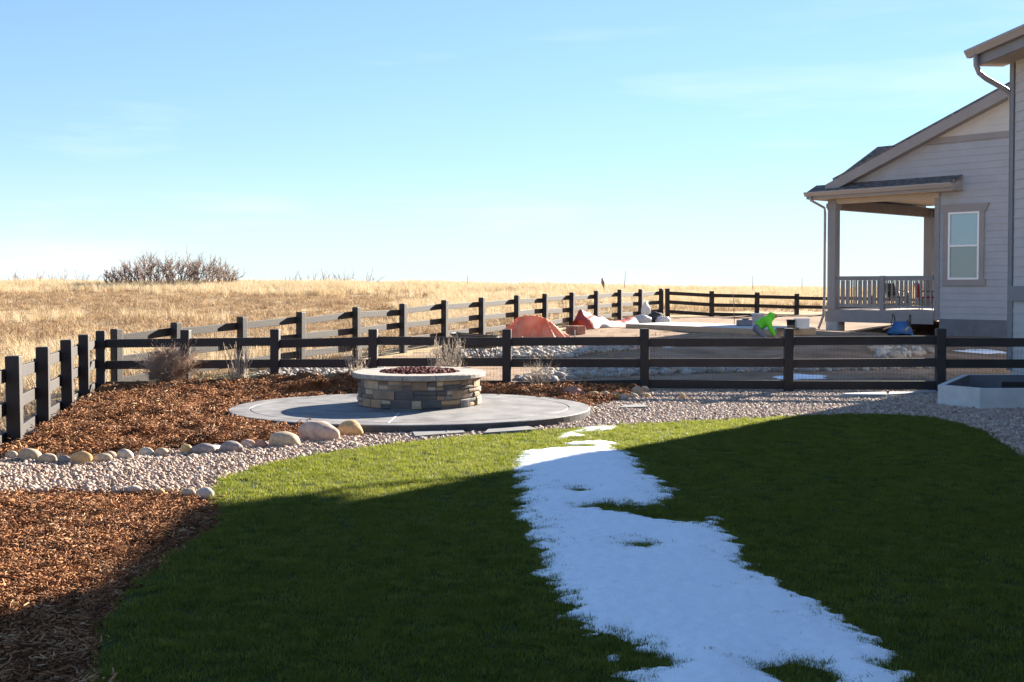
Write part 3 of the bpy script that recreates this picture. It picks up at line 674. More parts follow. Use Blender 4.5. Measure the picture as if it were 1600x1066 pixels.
twig_shrub('twig_shrub', (p.x, 18.55, .17), .52, .74, 26, M['paletwig'], 'bare pale twig shrub by the second fence post', 'shrub', lvl=1, r=.0085, spread=.25, up=.25, fan=.5, kids=3)
twig_shrub('twig_shrub', ((556-CX)/FPX*18.5, 18.5, .17), .42, .62, 22, M['paletwig'], 'bare pale twig shrub left of the fire pit cap', 'shrub', lvl=1, r=.0085, spread=.25, up=.25, fan=.5, kids=3)
twig_shrub('twig_shrub', ((694-CX)/FPX*18.5, 18.5, .02), .7, .80, 46, M['paletwig'], 'pale twig shrub with seed heads behind the fire pit', 'shrub', lvl=2, r=.0075, spread=.28, up=.25, fan=.45, kids=3, heads=.011)
p = at(838, 604, 0)
twig_shrub('twig_shrub', (p.x, 18.45, -.02), .5, .55, 34, M['paletwig'], 'bare twig shrub right of the fire pit under the fence', 'shrub', lvl=2, r=.0075, spread=.35, up=.15, fan=.7, kids=3)
# scrub on the ridge
def ridge(u, d=72.): x = (u-CX)/FPX*d; return Vector((x, d, h1(x, d)))
random.seed(5)
bm = bmesh.new()
for k in range(80):
    x = -1+2*(k+.5)/80; y = random.uniform(-1, 1)
    H = 2.3*(1-.45*x*x)*random.uniform(.7, 1.08); d = Vector((x*.55+random.gauss(0, .12), random.gauss(0, .2), 1)).normalized()
    branch(bm, Vector((x*3.7, y*1.6, -.1)), d, H*.52, .045, 3, 3, .5, .08, 4, 4, .62)
o = obj('scrub_oak', bm, M['scrub']); g = ridge(270, 70.); o.location = (g.x, g.y, g.z)
tag(o, 'large bare scrub oak thicket on the grassy ridge', 'bush')
def lowscrub(u, wd, hh, lb, d=95., n=30, seed=0):
    random.seed(seed); bm = bmesh.new()
    for k in range(n):
        x = random.uniform(-.5, .5)*wd
        branch(bm, Vector((x, random.uniform(-.6, .6), -.1)), Vector((random.gauss(0, .3), random.gauss(0, .3), 1)).normalized(), hh*random.uniform(.4, .62), .03, 2, 3, .4, .1, 3, 3)
    o = obj('scrub_oak', bm, M['scrub']); x = (u-CX)/FPX*d; o.location = (x, d, h1(x, d)); tag(o, lb, 'bush', 'low scrub along the ridge')
lowscrub(45, 2.6, 1.65, 'low grey scrub at the far left of the ridge', 86., 16, 1)
lowscrub(112, 3.4, 1.65, 'low wide scrub just left of the big thicket', 86., 20, 2)
lowscrub(500, 4.6, 1.65, 'low wide scrub on the ridge above the fire pit', 86., 26, 3)
lowscrub(580, 1.2, 1.65, 'small scrub on the ridge right of the low wide scrub', 86., 7, 4)
# weed stalks standing on the ridge and in the field
def stalk(u, vtop, vbot, d, r, lb, lean=0, head=False, m='twig'):
    x = (u-CX)/FPX*d; zb = h1(x, d); zt = far(u, vtop, d).z; bm = bmesh.new()
    tube(bm, [(0, 0, -.1), (lean*.5, 0, (zt-zb)*.5), (lean, 0, zt-zb)], [r, r*.9, r*.6], 5)
    if head: tube(bm, [(lean*.55, 0, (zt-zb)*.55), (lean*.8, 0, (zt-zb)*.8), (lean, 0, zt-zb+.05)], [r*1.2, r*3.2, r*1.0], 6)
    o = obj('weed_stalk', bm, M[m]); o.location = (x, d, zb); tag(o, lb, 'stalk', 'stalks standing in the field')
stalk(947, 436, 450, 62, .03, 'dark leaning seed stalk on the ridge left of the far corner', -.22, True)
stalk(975, 424, 450, 66, .018, 'tall thin stalk on the ridge behind the far fence corner', .08)
stalk(730, 430, 445, 68, .016, 'thin stalk on the ridge above the wheelbarrow', .03)
stalk(1176, 431, 450, 66, .016, 'thin stalk on the ridge behind the far fence', 0)
stalk(1253, 434, 450, 66, .018, 'thin stalk on the ridge left of the porch', 0)
stalk(1148, 457, 505, 38, .012, 'thin rusty stake standing behind the concrete slab', -.05)

# ------------------------------------------------------------------ field grass
def fieldpts(dens, y0, y1, xmax=.4445):
    A = (y1-y0)*(y0+y1)*(xmax+.03); nn = int(A*dens); y = np.sqrt(rng.random(nn)*(y1*y1-y0*y0)+y0*y0); x = (rng.random(nn)*2-1)*(xmax+.03)*y
    return x, y
dp = [proto('dry_tuft', blades_mesh('dry_tuft', 26, .17, .48, .011, .75, .8, 3), M['dry']) for _ in range(6)]
wp = [proto('weed_tuft', blades_mesh('weed_tuft', 18, .2, .16, .014, 1.6, .6, 2), M['weed']) for _ in range(5)]
gw = [proto('green_tuft', blades_mesh('green_tuft', 16, .14, .12, .012, 1.4, .6, 2), M['green']) for _ in range(3)]
def outside(x, y):                                 # in the field, beyond the fences
    far_ = 46.2+.40*np.clip(x-5.8, 0, 99)
    lf = np.interp(y, [5, 8.7, 10.5, 12.3, 19.15], [-4.5, -4.88, -5.05, -5.4, -6.9])
    return np.where(y < 19.15, x < lf-.3, (side(x, y) < -.35) | (y > far_+.3))
x, y = fieldpts(11, 5.5, 88, .52)
ok = outside(x, y) & ~((x > 5) & (y < 46)); x, y = x[ok], y[ok]
pn = vnoise(x, y, .11, 3)*.9+vnoise(x, y, .45, 8)*.5
dedge = -side(x, y)
tall = sm(58, 67, y+7*pn) + .95*(1-sm(22.5, 30, y+4*pn))*sm(.8, 3.0, dedge+pn*2) + .5*(pn > .5)
tall = np.where(x > -4+2*pn, np.maximum(tall, sm(2.5, 8.0, np.maximum(dedge, np.where(y > 46, y-46, 0))+3*pn)), tall).clip(0, 1)
kt = rng.random(len(x)) < tall
xt, yt = x[kt], y[kt]; n = len(xt)
scatter('dry_grass', np.c_[xt, yt, hgt(xt, yt)-.02], np.c_[rng.normal(0, .1, (n, 2)), rng.random(n)*6.28], (rng.uniform(.65, 1.2, n)*(1+.35*vnoise(xt, yt, .3, 2))).clip(.4, 1.5), dp, None, 'tall pale dry grass of the open field', 'grass')
xw, yw = x[~kt], y[~kt]; n = len(xw)
scatter('dry_weeds', np.c_[xw, yw, hgt(xw, yw)-.01], np.c_[rng.normal(0, .15, (n, 2)), rng.random(n)*6.28], rng.gamma(5, .19, n).clip(.35, 2.0), wp, None, 'low brown weeds on the bare part of the field', 'weeds')
x, y = fieldpts(5, 19.5, 48); ok = ~outside(x, y) & ~((x > 7) & (y > 27)); x, y = x[ok], y[ok]; k = vnoise(x, y, .35, 12) > .0; x, y = x[k], y[k]; n = len(x)
scatter('dry_weeds', np.c_[x, y, hgt(x, y)-.01], np.c_[rng.normal(0, .15, (n, 2)), rng.random(n)*6.28], rng.gamma(4, .1, n).clip(.2, .9), wp, None, "sparse dry stubble on the neighbour's bare yard", 'weeds')
x = rng.normal(-5.4, .9, 260); y = rng.normal(20.7, .7, 260); k = (side(x, y) > .1) & (y > 19.4); x, y = x[k], y[k]; n = len(x)
scatter('green_weeds', np.c_[x, y, hgt(x, y)-.01], np.c_[rng.normal(0, .15, (n, 2)), rng.random(n)*6.28], rng.gamma(5, .16, n), gw, None, 'greenish weeds behind the fence by the round shrub', 'weeds')
# cobbles of the swale behind the cross fence
cb = [proto('cobble', stone_mesh('cobble', 2, .16, .6, 60+i), M['cobble']) for i in range(6)]
def cob(px, dens, size, label, z=-.06):
    poly = [(hit(*p).x, hit(*p).y) for p in px]; q_ = rand_in(poly, dens); n_ = len(q_); zz = hgt(q_[:, 0], q_[:, 1])
    scatter('cobbles', np.c_[q_, zz+.02], np.c_[rng.normal(0, .35, (n_, 2)), rng.random(n_)*6.28], rng.gamma(9, size/9, n_), cb, None, label, 'cobbles')
cob([(340, 600), (395, 588), (430, 580), (480, 577), (560, 574), (620, 577), (640, 600)], 120, .11, 'pale cobbles behind the fence left of the fire pit')
cob([(705, 548), (800, 546), (870, 541), (960, 537), (1060, 537), (1010, 546), (930, 552), (895, 560), (810, 560), (720, 560)], 90, .13, 'pale cobbles of the swale under the top rail', z=-.02)
cob([(800, 596), (850, 580), (900, 576), (1020, 575), (1180, 573), (1330, 570), (1480, 566), (1480, 576), (1320, 580), (1160, 583), (1020, 587), (930, 590), (880, 597)], 75, .16, 'row of cobbles along the swale under the middle rail', z=-.08)
cob([(1360, 548), (1420, 545), (1460, 549), (1440, 556), (1380, 562)], 40, .2, 'rubble stones on the dirt slope below the porch', z=.1)

# ------------------------------------------------------------------ neighbour's house
PHI = R(48); HS = 1.29; HC = Vector((8.70*HS, 31.5*HS, 0)); dR = Vector((math.cos(PHI), -math.sin(PHI), 0)); dB = Vector((math.sin(PHI), math.cos(PHI), 0))
HM = Matrix(((dR.x*HS, dB.x*HS, 0, 0), (dR.y*HS, dB.y*HS, 0, 0), (0, 0, HS, CAMZ*(1-HS)), (0, 0, 0, 1)))
def hz(z): return (z-CAMZ*(1-HS))/HS             # world height in the house frame
house = empty('house', HC, "neighbour's taupe house with covered corner porch and white framed window", 'house')
# local frame: x = s along the front, y = t into the house
def hp(name, bm, m, par=None, smooth=False):
    bm.transform(HM); return obj(name, bm, m, par or house, smooth)
S0, RK_S = 3.03, .41                                        # start of the wall, roof pitch
SR = 5.12; ZE = 4.33                                         # unseen ridge at s=SR, placed to let sun past; rake underside height at s=0
def rake(s): return ZE+RK_S*(s if s < SR else 2*SR-s)
def clap(bm, s0f, s1f, z0, z1, t, exp=.17, lip=.016, mi=0):
    z = z0
    while z < z1-.01:
        zz = min(z+exp, z1); a, b = s0f(zz), s1f(zz)
        if b-a > .03:
            v = [bm.verts.new(p) for p in ((a, t-lip, z), (b, t-lip, z), (b, t-.002, zz), (a, t-.002, zz))]; bm.faces.new(v).material_index = mi
            v = [bm.verts.new(p) for p in ((a, t, z+.0001), (b, t, z+.0001), (b, t-lip, z), (a, t-lip, z))]; bm.faces.new(v).material_index = mi
        z = zz
sL = lambda z: max(0, (z-ZE)/RK_S); sRr = lambda z: min(2*SR, 2*SR-(z-ZE)/RK_S)
bm = bmesh.new()
clap(bm, lambda z: S0+.13 if z < 4.2 else max(sL(z)-.3, .0), lambda z: 2*SR if z < 4.3 else sRr(z)+.3, .86, 5.31, 0)
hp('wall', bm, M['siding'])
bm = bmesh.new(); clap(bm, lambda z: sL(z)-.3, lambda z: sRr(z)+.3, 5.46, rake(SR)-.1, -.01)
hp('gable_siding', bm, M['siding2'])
bm = bmesh.new()                                            # solid core behind the boards, and the sides
prism(bm, [(S0+.02, .01), (2*SR, .01), (2*SR, 11), (S0+.02, 11)], .9, 4.3)
v = [bm.verts.new(p) for p in ((-.1, .012, 4.3), (2*SR, .012, 4.3), (SR, .012, rake(SR)))]; bm.faces.new(v)
hp('side_wall', bm, M['siding'])
hp('corner_board', boxbm((S0+.065, -.012, 2.55), (.13, .05, 3.4)), M['post'])
hp('band_board', boxbm((SR, -.022, 5.385), (2*(SR-2.45), .04, .15)), M['trim'])
hp('foundation', boxbm(((S0+.12+2*SR)/2, 5.0, .4), (2*SR-S0-.16, 10.05, .98)), M['found_and_shade'])
# roof: main gable, its rakes, the hipped end over the porch
def roofslab(bm, P, th=.09):
    P = [Vector(p) for p in P]; nn = (P[1]-P[0]).cross(P[2]-P[0]).normalized()
    if nn.z < 0: nn = -nn
    a = [bm.verts.new(p) for p in P]; b = [bm.verts.new(p+nn*th) for p in P]; k = len(P)
    bm.faces.new(a); bm.faces.new(b[::-1])
    for i in range(k): bm.faces.new((a[i], b[i], b[(i+1) % k], a[(i+1) % k]))
    bmesh.ops.recalc_face_normals(bm, faces=bm.faces)
bm = bmesh.new(); TF = -.28
roofslab(bm, [(.25, TF, rake(.25)+.10), (SR, TF, rake(SR)+.10), (SR, 11.4, rake(SR)+.10), (.25, 11.4, rake(.25)+.10)])
roofslab(bm, [(2*SR+.5, TF, rake(2*SR+.5)+.10), (SR+.001, TF, rake(SR)+.10), (SR+.001, 11.4, rake(SR)+.10), (2*SR+.5, 11.4, rake(2*SR+.5)+.10)])
hp('roof', bm, M['shingle'])
bm = bmesh.new()
for sgn in (0, 1):
    f_ = (lambda s: s) if sgn == 0 else (lambda s: 2*SR-s)
    pts = [(f_(.02), rake(.02)-.15), (f_(SR), rake(SR)-.15), (f_(SR), rake(SR)+.12), (f_(.02), rake(.02)+.12)]
    a = [bm.verts.new((p[0], TF-.04, p[1])) for p in pts]; b = [bm.verts.new((p[0], TF-.002, p[1])) for p in pts]
    bm.faces.new(a); bm.faces.new(b[::-1])
    for i in range(4): bm.faces.new((a[i], b[i], b[(i+1) % 4], a[(i+1) % 4]))
    c = [bm.verts.new(p) for p in ((pts[0][0], TF, pts[0][1]+.02), (pts[1][0], TF, pts[1][1]+.02), (pts[1][0], -.001, pts[1][1]+.02), (pts[0][0], -.001, pts[0][1]+.02))]; bm.faces.new(c)
bmesh.ops.recalc_face_normals(bm, faces=bm.faces)
hp('rake_board', bm, M['trim'])
ZG = 4.25; EO = .45
bm = bmesh.new(); HPt = .95
# hip end rising behind the rake
e0 = Vector((-EO, -EO, ZG)); hq = 1.32
roofslab(bm, [(-EO, -EO+.02, ZG+.01), (4.0, -EO+.02, ZG+.01), (4.0, -EO+hq, ZG+HPt*hq-.9+.0) if False else (2.6, -EO+hq, ZG+HPt*hq), (-EO+hq, -EO+hq, ZG+HPt*hq)], .05) if False else None
def face(bm, pts): bm.faces.new([bm.verts.new(p) for p in pts])
TB = 6.0
zt = ZG+HPt*hq
face(bm, [(-EO, .02, ZG+.05), (1.2, .02, ZG+.05), (1.9, -EO+hq+.02, zt), (-EO+hq, -EO+hq+.02, zt)])
face(bm, [(-EO, .02, ZG+.05), (-EO+hq, -EO+hq+.02, zt), (-EO+hq, TB-hq, zt), (-EO, TB, ZG+.05)])
face(bm, [(-EO+hq, -EO+hq+.02, zt), (1.9, -EO+hq+.02, zt), (2.4, TB-hq, zt), (-EO+hq, TB-hq, zt)])
face(bm, [(-EO, -EO, ZG+.03), (-EO, .02, ZG+.05), (1.2, .02, ZG+.05), (1.2, -EO, ZG+.03)])
hp('hip_roof', bm, M['shingle'])
# pent roof over the porch front
bm = bmesh.new(); roofslab(bm, [(-EO, -EO, ZG+.0), (3.75, -EO, ZG+.0), (3.75, -.005, ZG+.20), (-EO, -.005, ZG+.20)], .04)
roofslab(bm, [(-EO, -EO, ZG), (-EO, TB, ZG), (.02, TB, ZG+.19), (.02, -.01, ZG+.19)], .04)
hp('pent_roof', bm, M['shingle'])
def gutter(bm, p, q, out, h=.115, wd=.115):
    p, q, out = Vector(p), Vector(q), Vector(out); prof_ = [(0, 0), (0, -h), (wd*.55, -h), (wd*.8, -h*.55), (wd, -h*.25), (wd, .0), (wd-.012, .0), (wd-.012, -.012), (.012, -.012)]
    A = [bm.verts.new(p+out*a+Vector((0, 0, b))) for a, b in prof_]; B = [bm.verts.new(q+out*a+Vector((0, 0, b))) for a, b in prof_]; k = len(prof_)
    for i in range(k): bm.faces.new((A[i], B[i], B[(i+1) % k], A[(i+1) % k]))
    bm.faces.new(A); bm.faces.new(B[::-1]); bmesh.ops.recalc_face_normals(bm, faces=bm.faces)
bm = bmesh.new(); gutter(bm, (-EO-.05, -EO, ZG+.02), (3.72, -EO, ZG+.02), (0, -1, 0)); gutter(bm, (-EO, -EO, ZG+.02), (-EO, TB, ZG+.02), (-1, 0, 0))
hp('gutter', bm, M['gutter'])
bm = bmesh.new(); box(bm, (1.62, -EO+.016, ZG-.09), (4.2, .03, .15)); box(bm, (3.735, -.23, ZG-.04), (.03, .46, .25)); box(bm, (-EO+.016, 2.75, ZG-.09), (.03, 6.4, .15))
hp('fascia', bm, M['trim'])
bm = bmesh.new(); box(bm, (1.62, -.22, ZG-.17), (4.12, .42, .012)); box(bm, (-.21, 2.9, ZG-.172), (.44, 5.8, .012)); box(bm, (1.5, 2.7, ZG-.10), (3.0, 5.2, .02))
hp('soffit', bm, M['soffit'])
BH = .27; zbm = ZG-.18
bm = bmesh.new(); box(bm, (1.6, .06, zbm-BH/2+.1), (3.1, .2, BH-.2+.1))
hp('front_beam', bm, M['soffit'])
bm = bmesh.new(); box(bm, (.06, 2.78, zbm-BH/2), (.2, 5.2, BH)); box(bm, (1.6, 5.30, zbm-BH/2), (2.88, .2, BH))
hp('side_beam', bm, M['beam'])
ZD = 1.09
for (s_, t_) in ((.06, .06), (.06, 5.26)):
    bm = bmesh.new(); zt_ = zbm-.0; hgt_ = zt_-ZD
    box(bm, (s_, t_, ZD+hgt_/2), (.235, .235, hgt_)); box(bm, (s_, t_, zt_-.16), (.30, .30, .12)); box(bm, (s_, t_, zt_-.245), (.265, .265, .05)); box(bm, (s_, t_, ZD+.09), (.27, .27, .18))
    hp('porch_column', bm, M['post'])
bm = bmesh.new(); box(bm, (1.5, 2.7, ZD-.03), (3.1, 5.5, .05)); hp('porch_deck', bm, M['trim'])
bm = bmesh.new(); box(bm, (1.46, -.065, ZD-.2), (3.14, .04, .29)); box(bm, (-.085, 2.7, ZD-.2), (.04, 5.5, .29)); box(bm, (1.5, 5.44, ZD-.2), (3.1, .04, .29)); hp('rim_board', bm, M['post'])
for (s_, t_) in ((.1, .1), (.1, 5.2), (2.85, 5.2)):
    zg = hz(h1(*(HC+HM.to_3x3() @ Vector((s_, t_, 0))).xy))
    bm = bmesh.new(); box(bm, (s_, t_, zg+.12), (.36, .36, .42)); box(bm, (s_+.0, t_+.02, (zg+.33+ZD-.34)/2+.1), (.14, .14, max(.1, ZD-.34-zg-.2)))
    hp('pier', bm, M['conc2'])
# railings: rails + balusters
def railing(p0, p1, label=None):
    p0, p1 = Vector(p0), Vector(p1); d = p1-p0; ln = d.length; a = math.atan2(d.y, d.x)
    T = Matrix.Translation(p0) @ Matrix.Rotation(a, 4, 'Z'); bm = bmesh.new()
    box(bm, (ln/2, 0, .87), (ln, .085, .045), T); box(bm, (ln/2, 0, .815), (ln, .04, .06), T); box(bm, (ln/2, 0, .09), (ln, .045, .07), T)
    rl = hp('railing', bm, M['post']); k = int(ln/.125); me = None
    for i in range(k):
        bm = bmesh.new(); box(bm, ((i+.5)*ln/k, 0, .453), (.036, .036, .655), T, bev=.003); hp('baluster', bm, M['post'], rl)
    return rl
railing((.18, .03, ZD), (1.5, .03, ZD)); railing((1.62, .03, ZD), (2.98, .03, ZD)); railing((.03, .2, ZD), (.03, 5.1, ZD))
hp('newel_post', boxbm((1.56, .03, ZD+.36), (.115, .115, .98+.1)), M['post'])
# downspout at the porch corner
bm = bmesh.new(); tube(bm, [(-EO+.12, -EO-.05, ZG-.09), (-EO+.13, -EO-.03, ZG-.2), (-.12, -.12, ZG-.40), (-.11, -.11, ZG-.55), (-.11, -.11, 1.5), (-.13, -.13, .9), (-.22, -.22, .55)], .034, 8)
hp('downspout', bm, M['gutter'])
# window
WA, WB, WZ0, WZ1 = 3.40, 4.20, 1.88, 3.56
wf = None
bm = bmesh.new(); fw = .045
for (c, s_) in (((WA+fw/2, -.03, (WZ0+WZ1)/2), (fw, .05, WZ1-WZ0)), ((WB-fw/2, -.03, (WZ0+WZ1)/2), (fw, .05, WZ1-WZ0)), (((WA+WB)/2, -.03, WZ1-fw/2), (WB-WA-2*fw, .05, fw)), (((WA+WB)/2, -.03, WZ0+fw/2), (WB-WA-2*fw, .05, fw)), (((WA+WB)/2, -.032, (WZ0+WZ1)/2), (WB-WA-2*fw, .05, .05))): box(bm, c, s_)
wf = hp('window', bm, M['white'])
zm = (WZ0+WZ1)/2
bm = bmesh.new(); box(bm, ((WA+WB)/2, -.012, (zm+WZ1)/2), (WB-WA-2*fw, .01, WZ1-zm-.06)); hp('pane', bm, M['pane'], wf)
bm = bmesh.new(); box(bm, ((WA+WB)/2, -.016, (zm+WZ0)/2), (WB-WA-2*fw, .01, zm-WZ0-.06)); hp('pane', bm, M['screen'], wf)
bm = bmesh.new()
box(bm, (WA-.06, -.03, zm), (.12, .045, WZ1-WZ0)); box(bm, (WB+.06, -.03, zm), (.12, .045, WZ1-WZ0))
box(bm, ((WA+WB)/2+.02, -.032, WZ0-.075), (WB-WA+.30, .05, .15))
prism(bm, [(WA-.16, WZ1), (WB+.16, WZ1), (WB+.24, WZ1+.2), (WA-.16, WZ1+.2)], .01, .062, Matrix(((1, 0, 0, 0), (0, 0, -1, 0), (0, 1, 0, 0), (0, 0, 0, 1)))); bmesh.ops.recalc_face_normals(bm, faces=bm.faces)
hp('window_trim', bm, M['trim'], wf)
# things on the porch
def porch_chair(s_, t_, rz, lb, seatm):
    c = HC+HM.to_3x3() @ Vector((s_, t_, 0)); rt = empty('porch_chair', (c.x, c.y, ZD*HS+CAMZ*(1-HS)), lb, 'chair', 'furniture on the porch', rz)
    bm = bmesh.new(); box(bm, (0, 0, .42), (.5, .5, .06), bev=.012); obj('seat', bm, M[seatm], rt)
    bm = bmesh.new(); box(bm, (0, .25, .70), (.5, .05, .5), Matrix.Rotation(-.12, 4, 'X'), bev=.012); obj('backrest', bm, M[seatm], rt)
    for a in (-1, 1):
        for b in (-1, 1): bm = bmesh.new(); tube(bm, [(a*.22, b*.22, 0), (a*.22, b*.22, .4)], .018, 6); obj('leg', bm, M['steel'], rt)
        bm = bmesh.new(); tube(bm, [(a*.26, -.22, .4), (a*.26, -.22, .62), (a*.26, .24, .64)], .02, 6); obj('armrest', bm, M['steel'], rt)
porch_chair(.95, 1.9, .6, 'dark chair behind the left half of the porch railing', 'dark')
porch_chair(2.3, 1.0, 1.45, 'chair with red cushions turned sideways near the porch wall', 'red')

# ------------------------------------------------------------------ own house (right edge)
OC = Vector((8.88*1.06, 20.55*1.06, 0)); wd_ = Vector((.065, -1, 0)).normalized(); wo_ = Vector((wd_.y, -wd_.x, 0)).normalized()   # along the wall towards the camera; outward (left)
if wo_.x > 0: wo_ = -wo_
OS = 1.06; OM = Matrix(((wd_.x*OS, wo_.x*OS, 0, 0), (wd_.y*OS, wo_.y*OS, 0, 0), (0, 0, OS, CAMZ*(1-OS)), (0, 0, 0, 1)))
own = empty('house', OC, 'pale sided house at the right edge with rain gutter and corner trim', 'house')
def op(name, bm, m, par=None, smooth=False):
    bm.transform(OM); return obj(name, bm, m, par or own, smooth)
LEN = 34.0; ZW = 5.78
def clap2(bm, x0, x1, z0, z1, exp=.17, lip=.016):
    z = z0
    while z < z1-.01:
        zz = min(z+exp, z1)
        bm.faces.new([bm.verts.new(p) for p in ((x0, lip, z), (x1, lip, z), (x1, .002, zz), (x0, .002, zz))])
        bm.faces.new([bm.verts.new(p) for p in ((x0, 0, z), (x1, 0, z), (x1, lip, z), (x0, lip, z))]); z = zz
    bmesh.ops.recalc_face_normals(bm, faces=bm.faces)
bm = bmesh.new(); clap2(bm, .14, LEN, .22, 1.45); clap2(bm, .14, LEN, 1.72, ZW); op('wall', bm, M['siding2'])
bm = bmesh.new(); box(bm, (LEN/2, -4.02, ZW/2+.11), (LEN, 8.03, ZW-.22)); op('wall_core', bm, M['siding2'])
bm = bmesh.new(); box(bm, (LEN/2, -4.02, .05), (LEN-.04, 8.0, .34)); op('foundation', bm, M['conc'])
bm = bmesh.new(); box(bm, (.07, .016, (1.45+.22)/2), (.14, .03, 1.23)); box(bm, (.055, .016, (1.72+ZW)/2), (.11, .03, ZW-1.72)); box(bm, (-.013, -.05, ZW/2+.11), (.026, .17, ZW-.22)); op('corner_board', bm, M['post'])
bm = bmesh.new(); box(bm, (LEN/2, .02, 1.585), (LEN, .04, .27)); op('band_board', bm, M['post'])
bm = bmesh.new(); OV = .52; TE = -.35
for xa, xb, RP in ((TE, 1.599, .42), (1.60, LEN, 1.7)):  # steep second part is unseen, its pitch chosen to lengthen the lawn shadow
    for sg in (0, 1):
        yy = (lambda y: y) if sg == 0 else (lambda y: -8-y)
        roofslab(bm, [(xa, yy(OV), ZW+.12), (xb, yy(OV), ZW+.12), (xb, yy(-3.999), ZW+.12+RP*(4+OV)), (xa, yy(-3.999), ZW+.12+RP*(4+OV))], .1)
op('roof', bm, M['shingle'])
bm = bmesh.new(); gutter(bm, (TE-.12, OV+.02, ZW+.2), (LEN, OV+.02, ZW+.2), (0, 1, 0), .14, .13); op('gutter', bm, M['gutter'])
bm = bmesh.new(); box(bm, (LEN/2+TE/2, OV-.012, ZW+.02), (LEN-TE, .03, .26)); op('fascia', bm, M['post'])
bm = bmesh.new(); box(bm, (LEN/2+TE/2, OV/2-.02, ZW-.1), (LEN-TE-.02, OV-.03, .012)); op('soffit', bm, M['soffit'])
bm = bmesh.new(); 
for xx, hh in ((.02, 1.75), (1.66, 7.5)): bm.faces.new([bm.verts.new(p) for p in ((xx, OV-.1 if xx > 1 else 0, ZW+.1), (xx, -8.0-(OV-.1 if xx > 1 else 0), ZW+.1), (xx, -4.0, ZW+hh))])
op('gable', bm, M['siding2'])
bm = bmesh.new(); tube(bm, [(TE+.2, OV+.075, ZW+.07), (TE+.2, OV+.07, ZW-.12), (TE+.2, OV+.01, ZW-.26), (TE+.2, OV-.12, ZW-.36), (-.06, .06, ZW-.58), (-.06, .0, ZW-.66), (-.06, -.04, ZW-.9), (-.06, -.05, .3)], .048, 10)
op('downspout', bm, M['gutter'])
# window well curb in front of the house wall
wa, wb, wc, wdd = at(1465, 633, -.0), at(1531, 640, 0.0), at(1640, 634, 0), at(1555, 601, 0)
bm = bmesh.new(); hw = .29
ring = [Vector((wa.x, wa.y)), Vector((wb.x, wb.y)), Vector((9.75, wb.y+.25)), Vector((9.55, wa.y+2.0)), Vector((7.3, wa.y+2.0))]
cn = sum(ring, Vector((0, 0)))/len(ring); inn = [p+(cn-p).normalized()*.13 for p in ring]
k = len(ring)
ob = [bm.verts.new((*p, -.05)) for p in ring]; ot = [bm.verts.new((*p, hw)) for p in ring]; it = [bm.verts.new((*p, hw)) for p in inn]; ib = [bm.verts.new((*p, -.02)) for p in inn]
for i in range(k):
    j = (i+1) % k
    bm.faces.new((ob[i], ob[j], ot[j], ot[i])); bm.faces.new((ot[i], ot[j], it[j], it[i])); bm.faces.new((it[i], it[j], ib[j], ib[i])).material_index = 1  # inside faces painted in the dark foundation colour to stand for shade
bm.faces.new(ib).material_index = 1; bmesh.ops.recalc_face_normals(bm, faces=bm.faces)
tag(obj('window_well', bm, [M['conc'], M['found_and_shade']]), 'low white concrete window well at the foot of the near house', 'window well')

# ------------------------------------------------------------------ neighbour's yard: work site
# concrete slab with its form boards
zs = .52; sp = [at(980, 506, zs), at(1218, 515, zs), at(1272, 511.5, zs), at(1050, 503.2, zs)]
sp = [Vector((p.x, p.y, 0)) for p in sp]
slab = empty('concrete_slab', (sp[0].x, sp[0].y, h1(sp[0].x, sp[0].y)), 'pale new concrete slab with wooden form boards behind the worker', 'slab')
inv = Matrix.Translation(-slab.location)
bm = bmesh.new(); prism(bm, [(p.x, p.y) for p in sp], zs-.4, zs, inv); bmesh.ops.recalc_face_normals(bm, faces=bm.faces); obj('slab_top', bm, M['conc'], slab)
for i, (a, b) in enumerate(((sp[0], sp[1]), (sp[1], sp[2]), (sp[3], sp[0]))):
    d = b-a; c = (a+b)/2; nn = Vector((d.y, -d.x, 0)).normalized()
    bm = bmesh.new(); box(bm, (0, 0, 0), (d.length+.05, .04, .3), inv @ Matrix.Translation(c+nn*.024+Vector((0, 0, zs-.16))) @ Matrix.Rotation(math.atan2(d.y, d.x), 4, 'Z')); obj('form_board', bm, M['wood'], slab)
